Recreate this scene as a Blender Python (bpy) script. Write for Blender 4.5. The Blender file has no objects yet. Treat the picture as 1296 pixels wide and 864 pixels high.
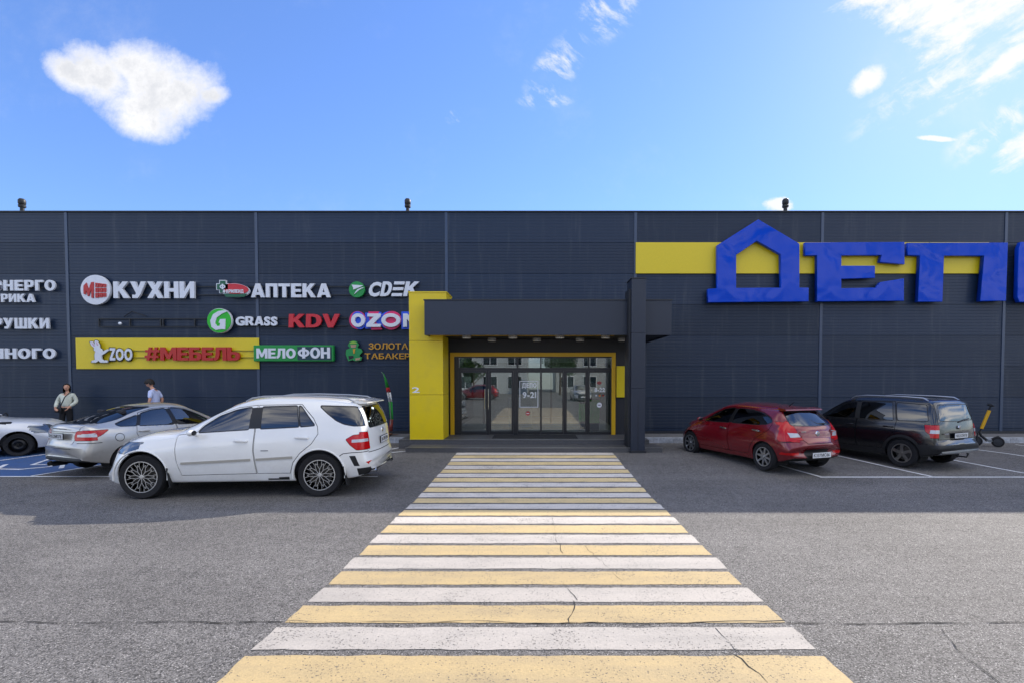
import bpy, bmesh, math, random
from mathutils import Vector, Matrix
random.seed(7)
SC = bpy.context.scene
COL = SC.collection
R = math.radians

# ------------------------------------------------------------------ camera
F_PX, CX, CY, CAM_Z = 614.0, 677.0, 497.0, 2.0      # focal length and principal point in pixels of a 1296 x 864 frame
PITCH = math.atan(18.0 / F_PX)
cd = bpy.data.cameras.new('camera')
cam = bpy.data.objects.new('camera', cd)
COL.objects.link(cam)
cam.location = (0, 0, CAM_Z)
cam.rotation_euler = (math.pi / 2 - PITCH, 0, 0)
cd.sensor_width = 36.0
cd.lens = F_PX / 1296.0 * 36.0
cd.shift_x = -(CX - 648.0) / 1296.0
cd.shift_y = (CY - 432.0) / 1296.0
cd.clip_start = 0.05
cd.clip_end = 3000
SC.camera = cam

# ------------------------------------------------------------------ light
SUN_AZ, SUN_EL = R(46.0), R(31.5)
SC.view_settings.view_transform = 'Standard'
SC.view_settings.look = 'None'
SC.view_settings.exposure = 1.66
SC.view_settings.gamma = 1.0
sd = bpy.data.lights.new('sun', 'SUN')
sd.energy = 2.0
sd.angle = R(0.5)
sd.color = (1.0, 0.92, 0.81)
sun = bpy.data.objects.new('sun', sd)
COL.objects.link(sun)
sdir = Vector((math.sin(SUN_AZ) * math.cos(SUN_EL), math.cos(SUN_AZ) * math.cos(SUN_EL), math.sin(SUN_EL)))
sun.rotation_euler = sdir.to_track_quat('Z', 'Y').to_euler()
sun.location = (20, 20, 30)


class NG:
    """small helper to chain shader nodes"""
    def __init__(s, tree):
        s.t = tree
    def n(s, typ, **kw):
        nd = s.t.nodes.new(typ)
        for k, v in kw.items():
            setattr(nd, k, v)
        return nd
    def set(s, sock, v):
        if hasattr(v, 'is_output') or isinstance(v, bpy.types.NodeSocket):
            s.t.links.new(v, sock)
        else:
            sock.default_value = v
    def m(s, op, a, b=None, c=None, clamp=False):
        nd = s.n('ShaderNodeMath', operation=op, use_clamp=clamp)
        s.set(nd.inputs[0], a)
        if b is not None: s.set(nd.inputs[1], b)
        if c is not None: s.set(nd.inputs[2], c)
        return nd.outputs[0]
    def ramp(s, v, lo, hi, a=0.0, b=1.0, smooth=True):
        nd = s.n('ShaderNodeMapRange')
        nd.interpolation_type = 'SMOOTHSTEP' if smooth else 'LINEAR'
        s.set(nd.inputs[0], v)
        nd.inputs[1].default_value = lo; nd.inputs[2].default_value = hi
        nd.inputs[3].default_value = a; nd.inputs[4].default_value = b
        return nd.outputs[0]
    def noise(s, vec, scale, detail=4.0, rough=0.55, dist=0.0, out=0):
        nd = s.n('ShaderNodeTexNoise')
        if vec is not None: s.set(nd.inputs['Vector'], vec)
        nd.inputs['Scale'].default_value = scale
        nd.inputs['Detail'].default_value = detail
        nd.inputs['Roughness'].default_value = rough
        nd.inputs['Distortion'].default_value = dist
        return nd.outputs[out]
    def mix(s, f, a, b):
        nd = s.n('ShaderNodeMix', data_type='RGBA')
        s.set(nd.inputs[0], f); s.set(nd.inputs[6], a); s.set(nd.inputs[7], b)
        return nd.outputs[2]
    def vec(s, x, y, z):
        nd = s.n('ShaderNodeCombineXYZ')
        s.set(nd.inputs[0], x); s.set(nd.inputs[1], y); s.set(nd.inputs[2], z)
        return nd.outputs[0]
    def sep(s, v):
        nd = s.n('ShaderNodeSeparateXYZ'); s.set(nd.inputs[0], v)
        return nd.outputs


def lin(c):
    """#rrggbb to a linear colour"""
    c = c.lstrip('#')
    o = []
    for i in (0, 2, 4):
        v = int(c[i:i + 2], 16) / 255.0
        o.append(v / 12.92 if v <= 0.04045 else ((v + 0.055) / 1.055) ** 2.4)
    return (o[0], o[1], o[2], 1.0)


# ------------------------------------------------------------------ sky with drifting clouds
world = bpy.data.worlds.new('World')
SC.world = world
world.use_nodes = True
wt = world.node_tree
wt.nodes.clear()
g = NG(wt)
sky = g.n('ShaderNodeTexSky', sky_type='NISHITA')
sky.sun_disc = False
sky.sun_elevation = SUN_EL
sky.sun_rotation = SUN_AZ
sky.air_density = 1.0
sky.dust_density = 0.2
sky.ozone_density = 2.5
tc = g.n('ShaderNodeTexCoord')
d = g.sep(tc.outputs['Generated'])
yy = g.m('MAXIMUM', d[1], 0.05)
u = g.m('DIVIDE', d[0], yy)
v = g.m('DIVIDE', d[2], yy)
front = g.ramp(d[1], 0.05, 0.3)
uv = g.vec(u, v, 0.0)
warp = g.noise(uv, 9.0, 6.0, 0.62)
edge_n = g.noise(uv, 34.0, 6.0, 0.7)


def strands(deg, sa, sb_, scale=1.0):
    c, s_ = math.cos(R(deg)), math.sin(R(deg))
    a = g.m('MULTIPLY_ADD', u, c * sa, g.m('MULTIPLY', v, s_ * sa))
    b = g.m('MULTIPLY_ADD', u, -s_ * sb_, g.m('MULTIPLY', v, c * sb_))
    return g.noise(g.vec(a, b, deg * 0.1), scale, 9.0, 0.66, 0.35)


str_a = strands(28, 5.0, 17.0)
str_b = strands(-38, 13.0, 30.0)


def puff(px, py, rx, ry, rot=0.0):
    """field 1 at the centre of an elliptic cloud, 0 on its rim"""
    fw_ = F_PX * math.cos(PITCH) + (CY - py) * math.sin(PITCH)
    cu, cv = (px - CX) / fw_, (-F_PX * math.sin(PITCH) + (CY - py) * math.cos(PITCH)) / fw_
    rx, ry = rx / 614.0, ry / 614.0
    c, s_ = math.cos(R(rot)), math.sin(R(rot))
    du = g.m('SUBTRACT', u, cu); dv = g.m('SUBTRACT', v, cv)
    a = g.m('MULTIPLY_ADD', du, c / rx, g.m('MULTIPLY', dv, s_ / rx))
    b = g.m('MULTIPLY_ADD', du, -s_ / ry, g.m('MULTIPLY', dv, c / ry))
    q = g.m('MULTIPLY_ADD', a, a, g.m('MULTIPLY', b, b))
    return g.m('SUBTRACT', 1.0, q)


def union(lst):
    o = puff(*lst[0])
    for e in lst[1:]:
        o = g.m('MAXIMUM', o, puff(*e))
    return g.m('MAXIMUM', o, -2.0)


wv = g.m('SUBTRACT', warp, 0.5); ev = g.m('SUBTRACT', edge_n, 0.5)
cum = union([(90, 94, 32, 16, -34), (130, 98, 46, 28, -28), (168, 84, 36, 26, 0), (192, 100, 52, 34, -8), (180, 154, 36, 20, -16), (232, 112, 42, 28, 0),
             (180, 138, 48, 26, -14), (266, 120, 20, 11, 10), (206, 128, 48, 30, 0)])
cum_f = g.m('ADD', g.m('MULTIPLY_ADD', wv, 1.7, cum), g.m('MULTIPLY', ev, 1.9))
cum_m = g.m('POWER', g.ramp(cum_f, -1.05, 0.75, smooth=False), 1.25)
shade_n = g.noise(uv, 6.5, 5.0, 0.6)
cum_in = g.ramp(g.m('ADD', cum_f, g.m('MULTIPLY', g.m('SUBTRACT', shade_n, 0.5), 3.2)), 0.25, 1.5)
lens = union([(1100, 101, 25, 14, 36)])
lens_m = g.ramp(g.m('ADD', g.m('MULTIPLY_ADD', wv, 1.1, lens), g.m('MULTIPLY', ev, 1.8)), -0.6, 0.9)
big = union([(1150, 8, 95, 34, 4), (1230, 22, 95, 34, 22), (1195, 62, 80, 14, 30), (1285, 78, 66, 18, 34),
             (1292, 186, 50, 24, 34), (1278, 6, 80, 34, 15), (1345, 50, 60, 40, 20)])
big_m = g.ramp(g.m('ADD', g.m('MULTIPLY_ADD', g.m('SUBTRACT', str_a, 0.5), 5.0, big), g.m('MULTIPLY', ev, 1.4)), -0.2, 1.25)
low_c = union([(985, 259, 20, 10, 0), (1190, 176, 30, 4, -4)])
low_m = g.m('MULTIPLY', g.ramp(g.m('ADD', g.m('MULTIPLY_ADD', wv, 2.0, low_c), g.m('MULTIPLY', ev, 2.0)), -0.1, 0.7), 0.9)
wisp = union([(770, 10, 50, 36, 55), (704, 86, 60, 26, 52), (690, 128, 36, 10, 0), (1170, 112, 80, 16, 30), (1262, 160, 70, 20, 35),
              (575, 148, 12, 9, 20)])
wisp_m = g.m('MULTIPLY', g.m('MULTIPLY', g.ramp(wisp, -0.3, 0.9), g.ramp(g.m('ADD', str_b, g.m('MULTIPLY', ev, 0.25)), 0.44, 0.74)), 0.85)
wr_m = g.m('MULTIPLY', g.m('MULTIPLY', g.ramp(union([(1180, 118, 120, 40, 28), (1265, 165, 80, 34, 30)]), -0.2, 0.9), g.ramp(g.m('ADD', str_a, g.m('MULTIPLY', ev, 0.3)), 0.46, 0.72)), 0.9)
wisp_m = g.m('MAXIMUM', wisp_m, g.m('MAXIMUM', wr_m, low_m))
fine = g.m('MULTIPLY', g.ramp(g.noise(uv, 2.6, 9.0, 0.7), 0.5, 0.95), 0.30)
# the rest of the sky, behind the camera too: unseen clouds, thickened and brightened to fill the shade
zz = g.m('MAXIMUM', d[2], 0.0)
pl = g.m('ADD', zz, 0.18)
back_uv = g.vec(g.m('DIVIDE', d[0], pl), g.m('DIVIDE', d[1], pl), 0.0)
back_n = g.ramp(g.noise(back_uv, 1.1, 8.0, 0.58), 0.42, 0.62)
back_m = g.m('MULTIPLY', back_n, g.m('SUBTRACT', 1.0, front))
fr = g.m('MAXIMUM', g.m('MAXIMUM', cum_m, lens_m), g.m('MAXIMUM', g.m('MAXIMUM', big_m, wisp_m), fine))
fr = g.m('MULTIPLY', fr, front)
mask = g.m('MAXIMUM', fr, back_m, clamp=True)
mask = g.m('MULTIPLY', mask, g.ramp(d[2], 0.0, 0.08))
ccol = g.mix(g.m('MULTIPLY', cum_in, 0.8), (2.2, 2.2, 2.24, 1), (1.5, 1.55, 1.68, 1))
ccol = g.mix(front, (4.6, 4.55, 4.5, 1), ccol)  # clouds out of view made brighter than those ahead, for fill light
SKY_ST = 0.15
skyc = g.n('ShaderNodeMix', data_type='RGBA')
g.set(skyc.inputs[0], mask)
# the lens holds the glare round the sun down: brightness rolls off, hue kept
sb = g.sep(sky.outputs[0])
lum = g.m('ADD', g.m('MULTIPLY', sb[0], 0.3), g.m('ADD', g.m('MULTIPLY', sb[1], 0.5), g.m('MULTIPLY', sb[2], 0.2)))
LM = 2.6
roll = g.m('MULTIPLY', LM, g.m('SUBTRACT', 1.0, g.m('POWER', 2.718, g.m('MULTIPLY', lum, -0.53 / LM))))
kk = g.m('DIVIDE', roll, g.m('MAXIMUM', lum, 0.0001))
skyr = g.vec(g.m('MULTIPLY', g.m('MULTIPLY', sb[0], kk), 0.80), g.m('MULTIPLY', g.m('MULTIPLY', sb[1], kk), 0.96), g.m('MULTIPLY', g.m('MULTIPLY', sb[2], kk), 1.32))
g.set(skyc.inputs[6], skyr)
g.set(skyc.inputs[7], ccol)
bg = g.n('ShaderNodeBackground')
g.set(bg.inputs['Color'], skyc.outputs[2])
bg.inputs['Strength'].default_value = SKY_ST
wo = g.n('ShaderNodeOutputWorld')
wt.links.new(bg.outputs[0], wo.inputs[0])

# ------------------------------------------------------------------ materials
MATS = {}


def mat(name, col, rough=0.6, metal=0.0, spec=0.5, coat=0.0, grain=0.0, gscale=20.0, bump=0.0, bscale=60.0,
        coat_rough=0.03, emit=None, estr=0.0, dirt=0.0, dirtcol='#6b6458'):
    if name in MATS: return MATS[name]
    m_ = bpy.data.materials.new(name)
    m_.use_nodes = True
    t = m_.node_tree
    q = NG(t)
    b = t.nodes['Principled BSDF']
    c = lin(col) if isinstance(col, str) else tuple(col)[:3] + (1.0,)
    b.inputs['Roughness'].default_value = rough
    b.inputs['Metallic'].default_value = metal
    b.inputs['Specular IOR Level'].default_value = spec
    b.inputs['Coat Weight'].default_value = coat
    b.inputs['Coat Roughness'].default_value = coat_rough
    src = c
    tco = q.n('ShaderNodeTexCoord').outputs['Object']
    if grain > 0:
        nz = q.noise(tco, gscale, 5.0, 0.6)
        dk = tuple(x * (1 - grain) for x in c[:3]) + (1,)
        lt = tuple(min(1, x * (1 + grain)) for x in c[:3]) + (1,)
        src = q.mix(q.ramp(nz, 0.3, 0.7, smooth=False), dk, lt)
    if dirt > 0:
        nz = q.noise(tco, 3.0, 8.0, 0.65)
        src = q.mix(q.m('MULTIPLY', q.ramp(nz, 0.42, 0.72), dirt), src, lin(dirtcol))
    q.set(b.inputs['Base Color'], src)
    if bump > 0:
        bn = q.n('ShaderNodeBump')
        bn.inputs['Strength'].default_value = 1.0
        bn.inputs['Distance'].default_value = bump
        q.set(bn.inputs['Height'], q.noise(tco, bscale, 4.0, 0.5))
        q.set(b.inputs['Normal'], bn.outputs[0])
    if emit:
        b.inputs['Emission Color'].default_value = lin(emit)
        b.inputs['Emission Strength'].default_value = estr
    MATS[name] = m_
    return m_


def glass_mat(name, tint, refl, rough=0.01, through=0.6):
    """tinted pane: part lets light through, part mirrors the surroundings"""
    if name in MATS: return MATS[name]
    m_ = bpy.data.materials.new(name)
    m_.use_nodes = True
    t = m_.node_tree
    t.nodes.clear()
    q = NG(t)
    tr = q.n('ShaderNodeBsdfTransparent'); tr.inputs[0].default_value = tuple(x * through for x in lin(tint)[:3]) + (1,)
    gl = q.n('ShaderNodeBsdfGlossy'); gl.inputs[0].default_value = (1, 1, 1, 1); gl.inputs['Roughness'].default_value = rough
    fz = q.n('ShaderNodeFresnel'); fz.inputs[0].default_value = 1.5
    f = q.m('ADD', q.m('MULTIPLY', fz.outputs[0], 1.0 - refl), refl, clamp=True)
    mx = q.n('ShaderNodeMixShader')
    q.set(mx.inputs[0], f)
    t.links.new(tr.outputs[0], mx.inputs[1]); t.links.new(gl.outputs[0], mx.inputs[2])
    o = q.n('ShaderNodeOutputMaterial')
    t.links.new(mx.outputs[0], o.inputs[0])
    MATS[name] = m_
    return m_


# ------------------------------------------------------------------ object helpers
def tag(o, label=None, cat=None, group=None, kind=None):
    if label: o['label'] = label
    if cat: o['category'] = cat
    if group: o['group'] = group
    if kind: o['kind'] = kind
    return o


def empty(name, loc, label, cat, group=None, rz=0.0):
    o = bpy.data.objects.new(name, None)
    COL.objects.link(o)
    o.location = loc
    o.rotation_euler = (0, 0, rz)
    o.empty_display_size = 0.3
    return tag(o, label, cat, group)


def root_loc(o):
    while o.parent: o = o.parent
    return o.location


def link(name, me, m_, parent=None, local=False, smooth=None):
    o = bpy.data.objects.new(name, me)
    COL.objects.link(o)
    if m_ is not None and not me.materials: me.materials.append(m_)
    if parent is not None:
        if not local:
            me.transform(Matrix.Translation(-Vector(root_loc(parent))))
        o.parent = parent
    if smooth is not None and me.polygons:
        me.shade_smooth() if smooth else me.shade_flat()
    return o


def mesh(name, vs, fs, m_, parent=None, local=False, smooth=None):
    me = bpy.data.meshes.new(name)
    me.from_pydata([tuple(v) for v in vs], [], fs)
    me.update()
    return link(name, me, m_, parent, local, smooth)


class MB:
    """collects boxes, prisms and tubes into one bmesh"""
    def __init__(s):
        s.b = bmesh.new()
    def box(s, x0, x1, y0, y1, z0, z1, bev=0.0):
        r = bmesh.ops.create_cube(s.b, size=1.0)
        vs = r['verts']
        for v in vs:
            v.co = Vector(((x0 + x1) / 2 + v.co.x * (x1 - x0), (y0 + y1) / 2 + v.co.y * (y1 - y0), (z0 + z1) / 2 + v.co.z * (z1 - z0)))
        if bev > 0:
            es = list({e for v in vs for e in v.link_edges})
            bmesh.ops.bevel(s.b, geom=es, offset=bev, segments=2, affect='EDGES', profile=0.6)
        return s
    def obox(s, c, sx, sy, sz, rot, bev=0.0):
        """oriented box: centre, sizes, rotation matrix"""
        r = bmesh.ops.create_cube(s.b, size=1.0)
        vs = r['verts']
        for v in vs:
            v.co = Vector((v.co.x * sx, v.co.y * sy, v.co.z * sz))
        if bev > 0:
            es = list({e for v in vs for e in v.link_edges})
            rr = bmesh.ops.bevel(s.b, geom=es, offset=bev, segments=2, affect='EDGES', profile=0.6)
            vs = list({v for f in rr['faces'] for v in f.verts} | {v for v in vs if v.is_valid})
        for v in vs:
            v.co = rot @ v.co + Vector(c)
        return s
    def tube(s, pts, rad, n=8, cap=True):
        pts = [Vector(p) for p in pts]
        rr = rad if isinstance(rad, (list, tuple)) else [rad] * len(pts)
        rings = []
        up = None
        for i, p in enumerate(pts):
            t = (pts[min(i + 1, len(pts) - 1)] - pts[max(i - 1, 0)]).normalized()
            if up is None:
                up = Vector((0, 0, 1)) if abs(t.z) < 0.9 else Vector((1, 0, 0))
            a = t.cross(up).normalized()
            b = a.cross(t).normalized()
            up = b
            rings.append([s.b.verts.new(p + (a * math.cos(2 * math.pi * k / n) + b * math.sin(2 * math.pi * k / n)) * rr[i]) for k in range(n)])
        for i in range(len(rings) - 1):
            for k in range(n):
                s.b.faces.new((rings[i][k], rings[i][(k + 1) % n], rings[i + 1][(k + 1) % n], rings[i + 1][k]))
        if cap:
            s.b.faces.new(list(reversed(rings[0])))
            s.b.faces.new(rings[-1])
        return s
    def lathe(s, prof, n=32, axis='y', centre=(0, 0, 0), closed=False, caps=True):
        """prof: list of (r, a); a runs along the axis"""
        c = Vector(centre)
        rings = []
        for (r, a) in prof:
            ring = []
            for k in range(n):
                t = 2 * math.pi * k / n
                if axis == 'y': p = Vector((r * math.cos(t), a, r * math.sin(t)))
                elif axis == 'z': p = Vector((r * math.cos(t), r * math.sin(t), a))
                else: p = Vector((a, r * math.cos(t), r * math.sin(t)))
                ring.append(s.b.verts.new(c + p))
            rings.append(ring)
        m = len(rings)
        for i in range(m if closed else m - 1):
            A, B = rings[i], rings[(i + 1) % m]
            for k in range(n):
                s.b.faces.new((A[k], A[(k + 1) % n], B[(k + 1) % n], B[k]))
        if not closed and caps:
            if prof[0][0] > 1e-6: s.b.faces.new(list(reversed(rings[0])))
            if prof[-1][0] > 1e-6: s.b.faces.new(rings[-1])
        return s
    def prism(s, poly, a0, a1, axis='y'):
        """polygon in two dimensions pulled along an axis"""
        def P(p, a):
            if axis == 'y': return Vector((p[0], a, p[1]))
            if axis == 'z': return Vector((p[0], p[1], a))
            return Vector((a, p[0], p[1]))
        A = [s.b.verts.new(P(p, a0)) for p in poly]
        B = [s.b.verts.new(P(p, a1)) for p in poly]
        n = len(poly)
        s.b.faces.new(A); s.b.faces.new(list(reversed(B)))
        for i in range(n):
            s.b.faces.new((A[i], B[i], B[(i + 1) % n], A[(i + 1) % n]))
        return s
    def ball(s, c, rx, ry, rz, u_=12, v_=8):
        r = bmesh.ops.create_uvsphere(s.b, u_segments=u_, v_segments=v_, radius=1.0)
        for v in r['verts']:
            v.co = Vector((c[0] + v.co.x * rx, c[1] + v.co.y * ry, c[2] + v.co.z * rz))
        return s
    def build(s, name, m_, parent=None, local=False, smooth=False):
        bmesh.ops.remove_doubles(s.b, verts=s.b.verts, dist=1e-6)
        bmesh.ops.recalc_face_normals(s.b, faces=s.b.faces)
        me = bpy.data.meshes.new(name)
        s.b.to_mesh(me); s.b.free()
        o = link(name, me, m_, parent, local, smooth)
        if smooth == 'auto' or smooth is True:
            me.shade_smooth()
            try: me.set_sharp_from_angle(angle=R(40))
            except Exception: pass
        return o


def pchip(pts):
    """monotone cubic through points"""
    pts = sorted(pts)
    xs = [p[0] for p in pts]; ys = [p[1] for p in pts]
    n = len(xs)
    h = [xs[i + 1] - xs[i] for i in range(n - 1)]
    dl = [(ys[i + 1] - ys[i]) / h[i] for i in range(n - 1)]
    m_ = [0.0] * n
    m_[0] = dl[0]; m_[-1] = dl[-1]
    for i in range(1, n - 1):
        if dl[i - 1] * dl[i] > 0:
            w1 = 2 * h[i] + h[i - 1]; w2 = h[i] + 2 * h[i - 1]
            m_[i] = (w1 + w2) / (w1 / dl[i - 1] + w2 / dl[i])
    def f(x):
        if x <= xs[0]: return ys[0]
        if x >= xs[-1]: return ys[-1]
        i = 0
        while x > xs[i + 1]: i += 1
        t = (x - xs[i]) / h[i]
        return ((2 * t**3 - 3 * t**2 + 1) * ys[i] + (t**3 - 2 * t**2 + t) * h[i] * m_[i]
                + (-2 * t**3 + 3 * t**2) * ys[i + 1] + (t**3 - t**2) * h[i] * m_[i + 1])
    return f


# ground height: the car park dips slightly to a drain line between the camera and the shop
gz = pchip([(-60, 0.10), (0, 0.10), (3, 0.09), (3.75, 0.07), (4.65, 0.025), (6.2, 0.005), (7.0, 0.0), (8.3, -0.02),
            (10.2, 0.02), (11.5, 0.07), (12.5, 0.10), (14, 0.10), (60, 0.10)])


def ray(px, py):
    xc, yc = px - CX, CY - py
    return Vector((xc, F_PX * math.cos(PITCH) + yc * math.sin(PITCH), -F_PX * math.sin(PITCH) + yc * math.cos(PITCH)))


def at(px, py, Y):
    """world point at distance Y that a spot of the photograph shows"""
    r_ = ray(px, py)
    t = Y / r_.y
    return Vector((r_.x * t, Y, CAM_Z + r_.z * t))


def on_ground(px, py, lift=0.0):
    r_ = ray(px, py)
    h = 0.0
    for _ in range(20):
        t = (h + lift - CAM_Z) / r_.z
        h = gz(t * r_.y)
    return Vector((r_.x * t, r_.y * t, h + lift))


def shape2d(name, loops, yc, depth, m_, parent=None, bevel=0.0, res=3):
    """solid with holes: closed outlines in X-Z at distance yc, facing the camera side"""
    cu = bpy.data.curves.new(name, 'CURVE')
    cu.dimensions = '2D'; cu.fill_mode = 'BOTH'; cu.extrude = max(depth / 2 - bevel, 0.0005)
    cu.bevel_depth = bevel; cu.bevel_resolution = 1
    for lp in loops:
        sp = cu.splines.new('POLY')
        sp.points.add(len(lp) - 1)
        for i, p in enumerate(lp):
            sp.points[i].co = (p[0], p[1], 0, 1)
        sp.use_cyclic_u = True
    o = bpy.data.objects.new('tmp', cu)
    me = bpy.data.meshes.new_from_object(o)
    me.name = name
    bpy.data.objects.remove(o); bpy.data.curves.remove(cu)
    me.transform(Matrix(((1, 0, 0, 0), (0, 0, -1, yc), (0, 1, 0, 0), (0, 0, 0, 1))))
    me.materials.clear()
    return link(name, me, m_, parent)


def ell(cx, cz, rx, rz, n=28, a0=0, a1=360, rot=0):
    full = abs(a1 - a0) >= 360
    out = []
    for k in range(n if full else n + 1):
        t = R(a0 + (a1 - a0) * k / n)
        x, z = rx * math.cos(t), rz * math.sin(t)
        c, s_ = math.cos(R(rot)), math.sin(R(rot))
        out.append((cx + x * c - z * s_, cz + x * s_ + z * c))
    return out


GLYPH = {}


def glyph(ch, bold, res=3):
    key = (ch, bold)
    if key not in GLYPH:
        cu = bpy.data.curves.new('g', 'FONT')
        cu.body = ch; cu.size = 1.0; cu.offset = bold; cu.extrude = 0.5; cu.resolution_u = res
        o = bpy.data.objects.new('tmp', cu)
        me = bpy.data.meshes.new_from_object(o)
        vs = [v.co.copy() for v in me.vertices]
        fs = [tuple(p.vertices) for p in me.polygons]
        bpy.data.meshes.remove(me); bpy.data.objects.remove(o); bpy.data.curves.remove(cu)
        x0 = min(v.x for v in vs); x1 = max(v.x for v in vs)
        GLYPH[key] = (vs, fs, x0, x1)
    return GLYPH[key]


BLOCK = {
 'К': [[(0,0),(.24,0),(.24,.36),(.31,.42),(.54,0),(.84,0),(.48,.58),(.80,1),(.50,1),(.24,.64),(.24,1),(0,1)]],
 'У': [[(0,1),(.27,1),(.42,.58),(.57,1),(.84,1),(.50,.16),(.38,0),(.10,0),(.10,.2),(.26,.2),(.31,.28)]],
 'Х': [[(0,0),(.28,0),(.42,.28),(.56,0),(.84,0),(.56,.51),(.83,1),(.55,1),(.42,.74),(.29,1),(.01,1),(.28,.51)]],
 'Н': [[(0,0),(.24,0),(.24,.39),(.52,.39),(.52,0),(.76,0),(.76,1),(.52,1),(.52,.6),(.24,.6),(.24,1),(0,1)]],
 'И': [[(0,0),(.22,0),(.55,.60),(.55,0),(.78,0),(.78,1),(.56,1),(.23,.40),(.23,1),(0,1)]],
 'М': [[(0,0),(.22,0),(.22,.58),(.40,.12),(.56,.12),(.74,.58),(.74,0),(.96,0),(.96,1),(.70,1),(.48,.44),(.26,1),(0,1)]],
 'А': [[(0,0),(.25,0),(.31,.18),(.57,.18),(.63,0),(.88,0),(.57,1),(.31,1)], [(.37,.37),(.51,.37),(.44,.66)]],
 'Л': [[(0,0),(.12,0),(.28,.14),(.34,.4),(.36,.80),(.52,.80),(.52,0),(.76,0),(.76,1),(.14,1),(.12,.45),(.08,.24),(0,.22)]],
 'П': [[(0,0),(.24,0),(.24,.79),(.50,.79),(.50,0),(.74,0),(.74,1),(0,1)]],
 'Т': [[(.25,0),(.49,0),(.49,.79),(.74,.79),(.74,1),(0,1),(0,.79),(.25,.79)]],
 'Е': [[(0,0),(.66,0),(.66,.2),(.24,.2),(.24,.4),(.60,.4),(.60,.6),(.24,.6),(.24,.8),(.65,.8),(.65,1),(0,1)]],
 'Г': [[(0,0),(.24,0),(.24,.79),(.62,.79),(.62,1),(0,1)]],
 'Р': [[(0,0),(.24,0),(.24,.32),(.45,.32),(.62,.38),(.71,.52),(.72,.66),(.70,.84),(.60,.96),(.46,1),(0,1)], [(.24,.51),(.40,.51),(.48,.58),(.49,.68),(.46,.78),(.38,.81),(.24,.81)]],
 'О': [ell(.42,.5,.42,.51,24), ell(.42,.5,.18,.30,20)],
 'Ш': [[(0,0),(1.04,0),(1.04,1),(.82,1),(.82,.2),(.63,.2),(.63,1),(.41,1),(.41,.2),(.22,.2),(.22,1),(0,1)]],
 'Б': [[(0,0),(.48,0),(.64,.06),(.72,.18),(.72,.44),(.64,.57),(.48,.63),(.24,.63),(.24,.8),(.64,.8),(.64,1),(0,1)], [(.24,.19),(.42,.19),(.48,.25),(.48,.38),(.42,.44),(.24,.44)]],
 'Ь': [[(0,0),(.48,0),(.66,.07),(.74,.2),(.74,.45),(.66,.59),(.48,.65),(.24,.65),(.24,1),(0,1)], [(.24,.19),(.42,.19),(.49,.26),(.49,.39),(.42,.46),(.24,.46)]],
 '#': [[(.10,0),(.27,0),(.30,.2),(.48,.2),(.45,0),(.62,0),(.65,.2),(.82,.2),(.82,.38),(.68,.38),(.71,.62),(.88,.62),(.88,.8),(.74,.8),(.77,1),(.60,1),(.57,.8),(.39,.8),(.42,1),(.25,1),(.22,.8),(.04,.8),(.04,.62),(.19,.62),(.16,.38),(0,.38),(0,.2),(.13,.2)], [(.33,.38),(.51,.38),(.54,.62),(.36,.62)]],
 'Ф': [[(.36,0),(.60,0),(.60,.151)] + ell(.48,.5,.48,.36,14,-72,72) + [(.60,.849),(.60,1),(.36,1),(.36,.849)] + ell(.48,.5,.48,.36,14,108,252) + [(.36,.151)],
       [(.60,.33)] + ell(.48,.5,.26,.19,10,-55,55) + [(.60,.67)], [(.36,.67)] + ell(.48,.5,.26,.19,10,125,235) + [(.36,.33)]],
 'D': [[(0,0),(.40,0),(.60,.06),(.74,.22),(.79,.42),(.79,.58),(.74,.78),(.60,.94),(.40,1),(0,1)], [(.24,.2),(.38,.2),(.49,.28),(.54,.42),(.54,.58),(.49,.72),(.38,.8),(.24,.8)]],
 'V': [[(.31,0),(.57,0),(.88,1),(.62,1),(.44,.36),(.26,1),(0,1)]],
 'Z': [[(0,0),(.7,0),(.7,.2),(.3,.2),(.7,.82),(.7,1),(.02,1),(.02,.8),(.40,.8),(0,.18)]],
}
BLOCK['K'] = BLOCK['К']; BLOCK['E'] = BLOCK['Е']; BLOCK['A'] = BLOCK['А']; BLOCK['R'] = [BLOCK['Р'][0][:3] + [(.36,.32),(.54,0),(.82,0),(.60,.37)] + BLOCK['Р'][0][5:], BLOCK['Р'][1]]


def block_glyph(ch, zlo, zhi):
    key = ('block', ch)
    if key not in GLYPH:
        cu = bpy.data.curves.new('g', 'CURVE'); cu.dimensions = '2D'; cu.fill_mode = 'BOTH'; cu.extrude = 0.5
        H_ = zhi - zlo
        for lp in BLOCK[ch]:
            sp = cu.splines.new('POLY'); sp.points.add(len(lp) - 1)
            for i, p in enumerate(lp): sp.points[i].co = (p[0] * H_, zlo + p[1] * H_, 0, 1)
            sp.use_cyclic_u = True
        o = bpy.data.objects.new('tmp', cu)
        me = bpy.data.meshes.new_from_object(o)
        vs = [v.co.copy() for v in me.vertices]; fs = [tuple(p.vertices) for p in me.polygons]
        bpy.data.meshes.remove(me); bpy.data.objects.remove(o); bpy.data.curves.remove(cu)
        GLYPH[key] = (vs, fs, min(v.x for v in vs), max(v.x for v in vs))
    return GLYPH[key]


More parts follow.
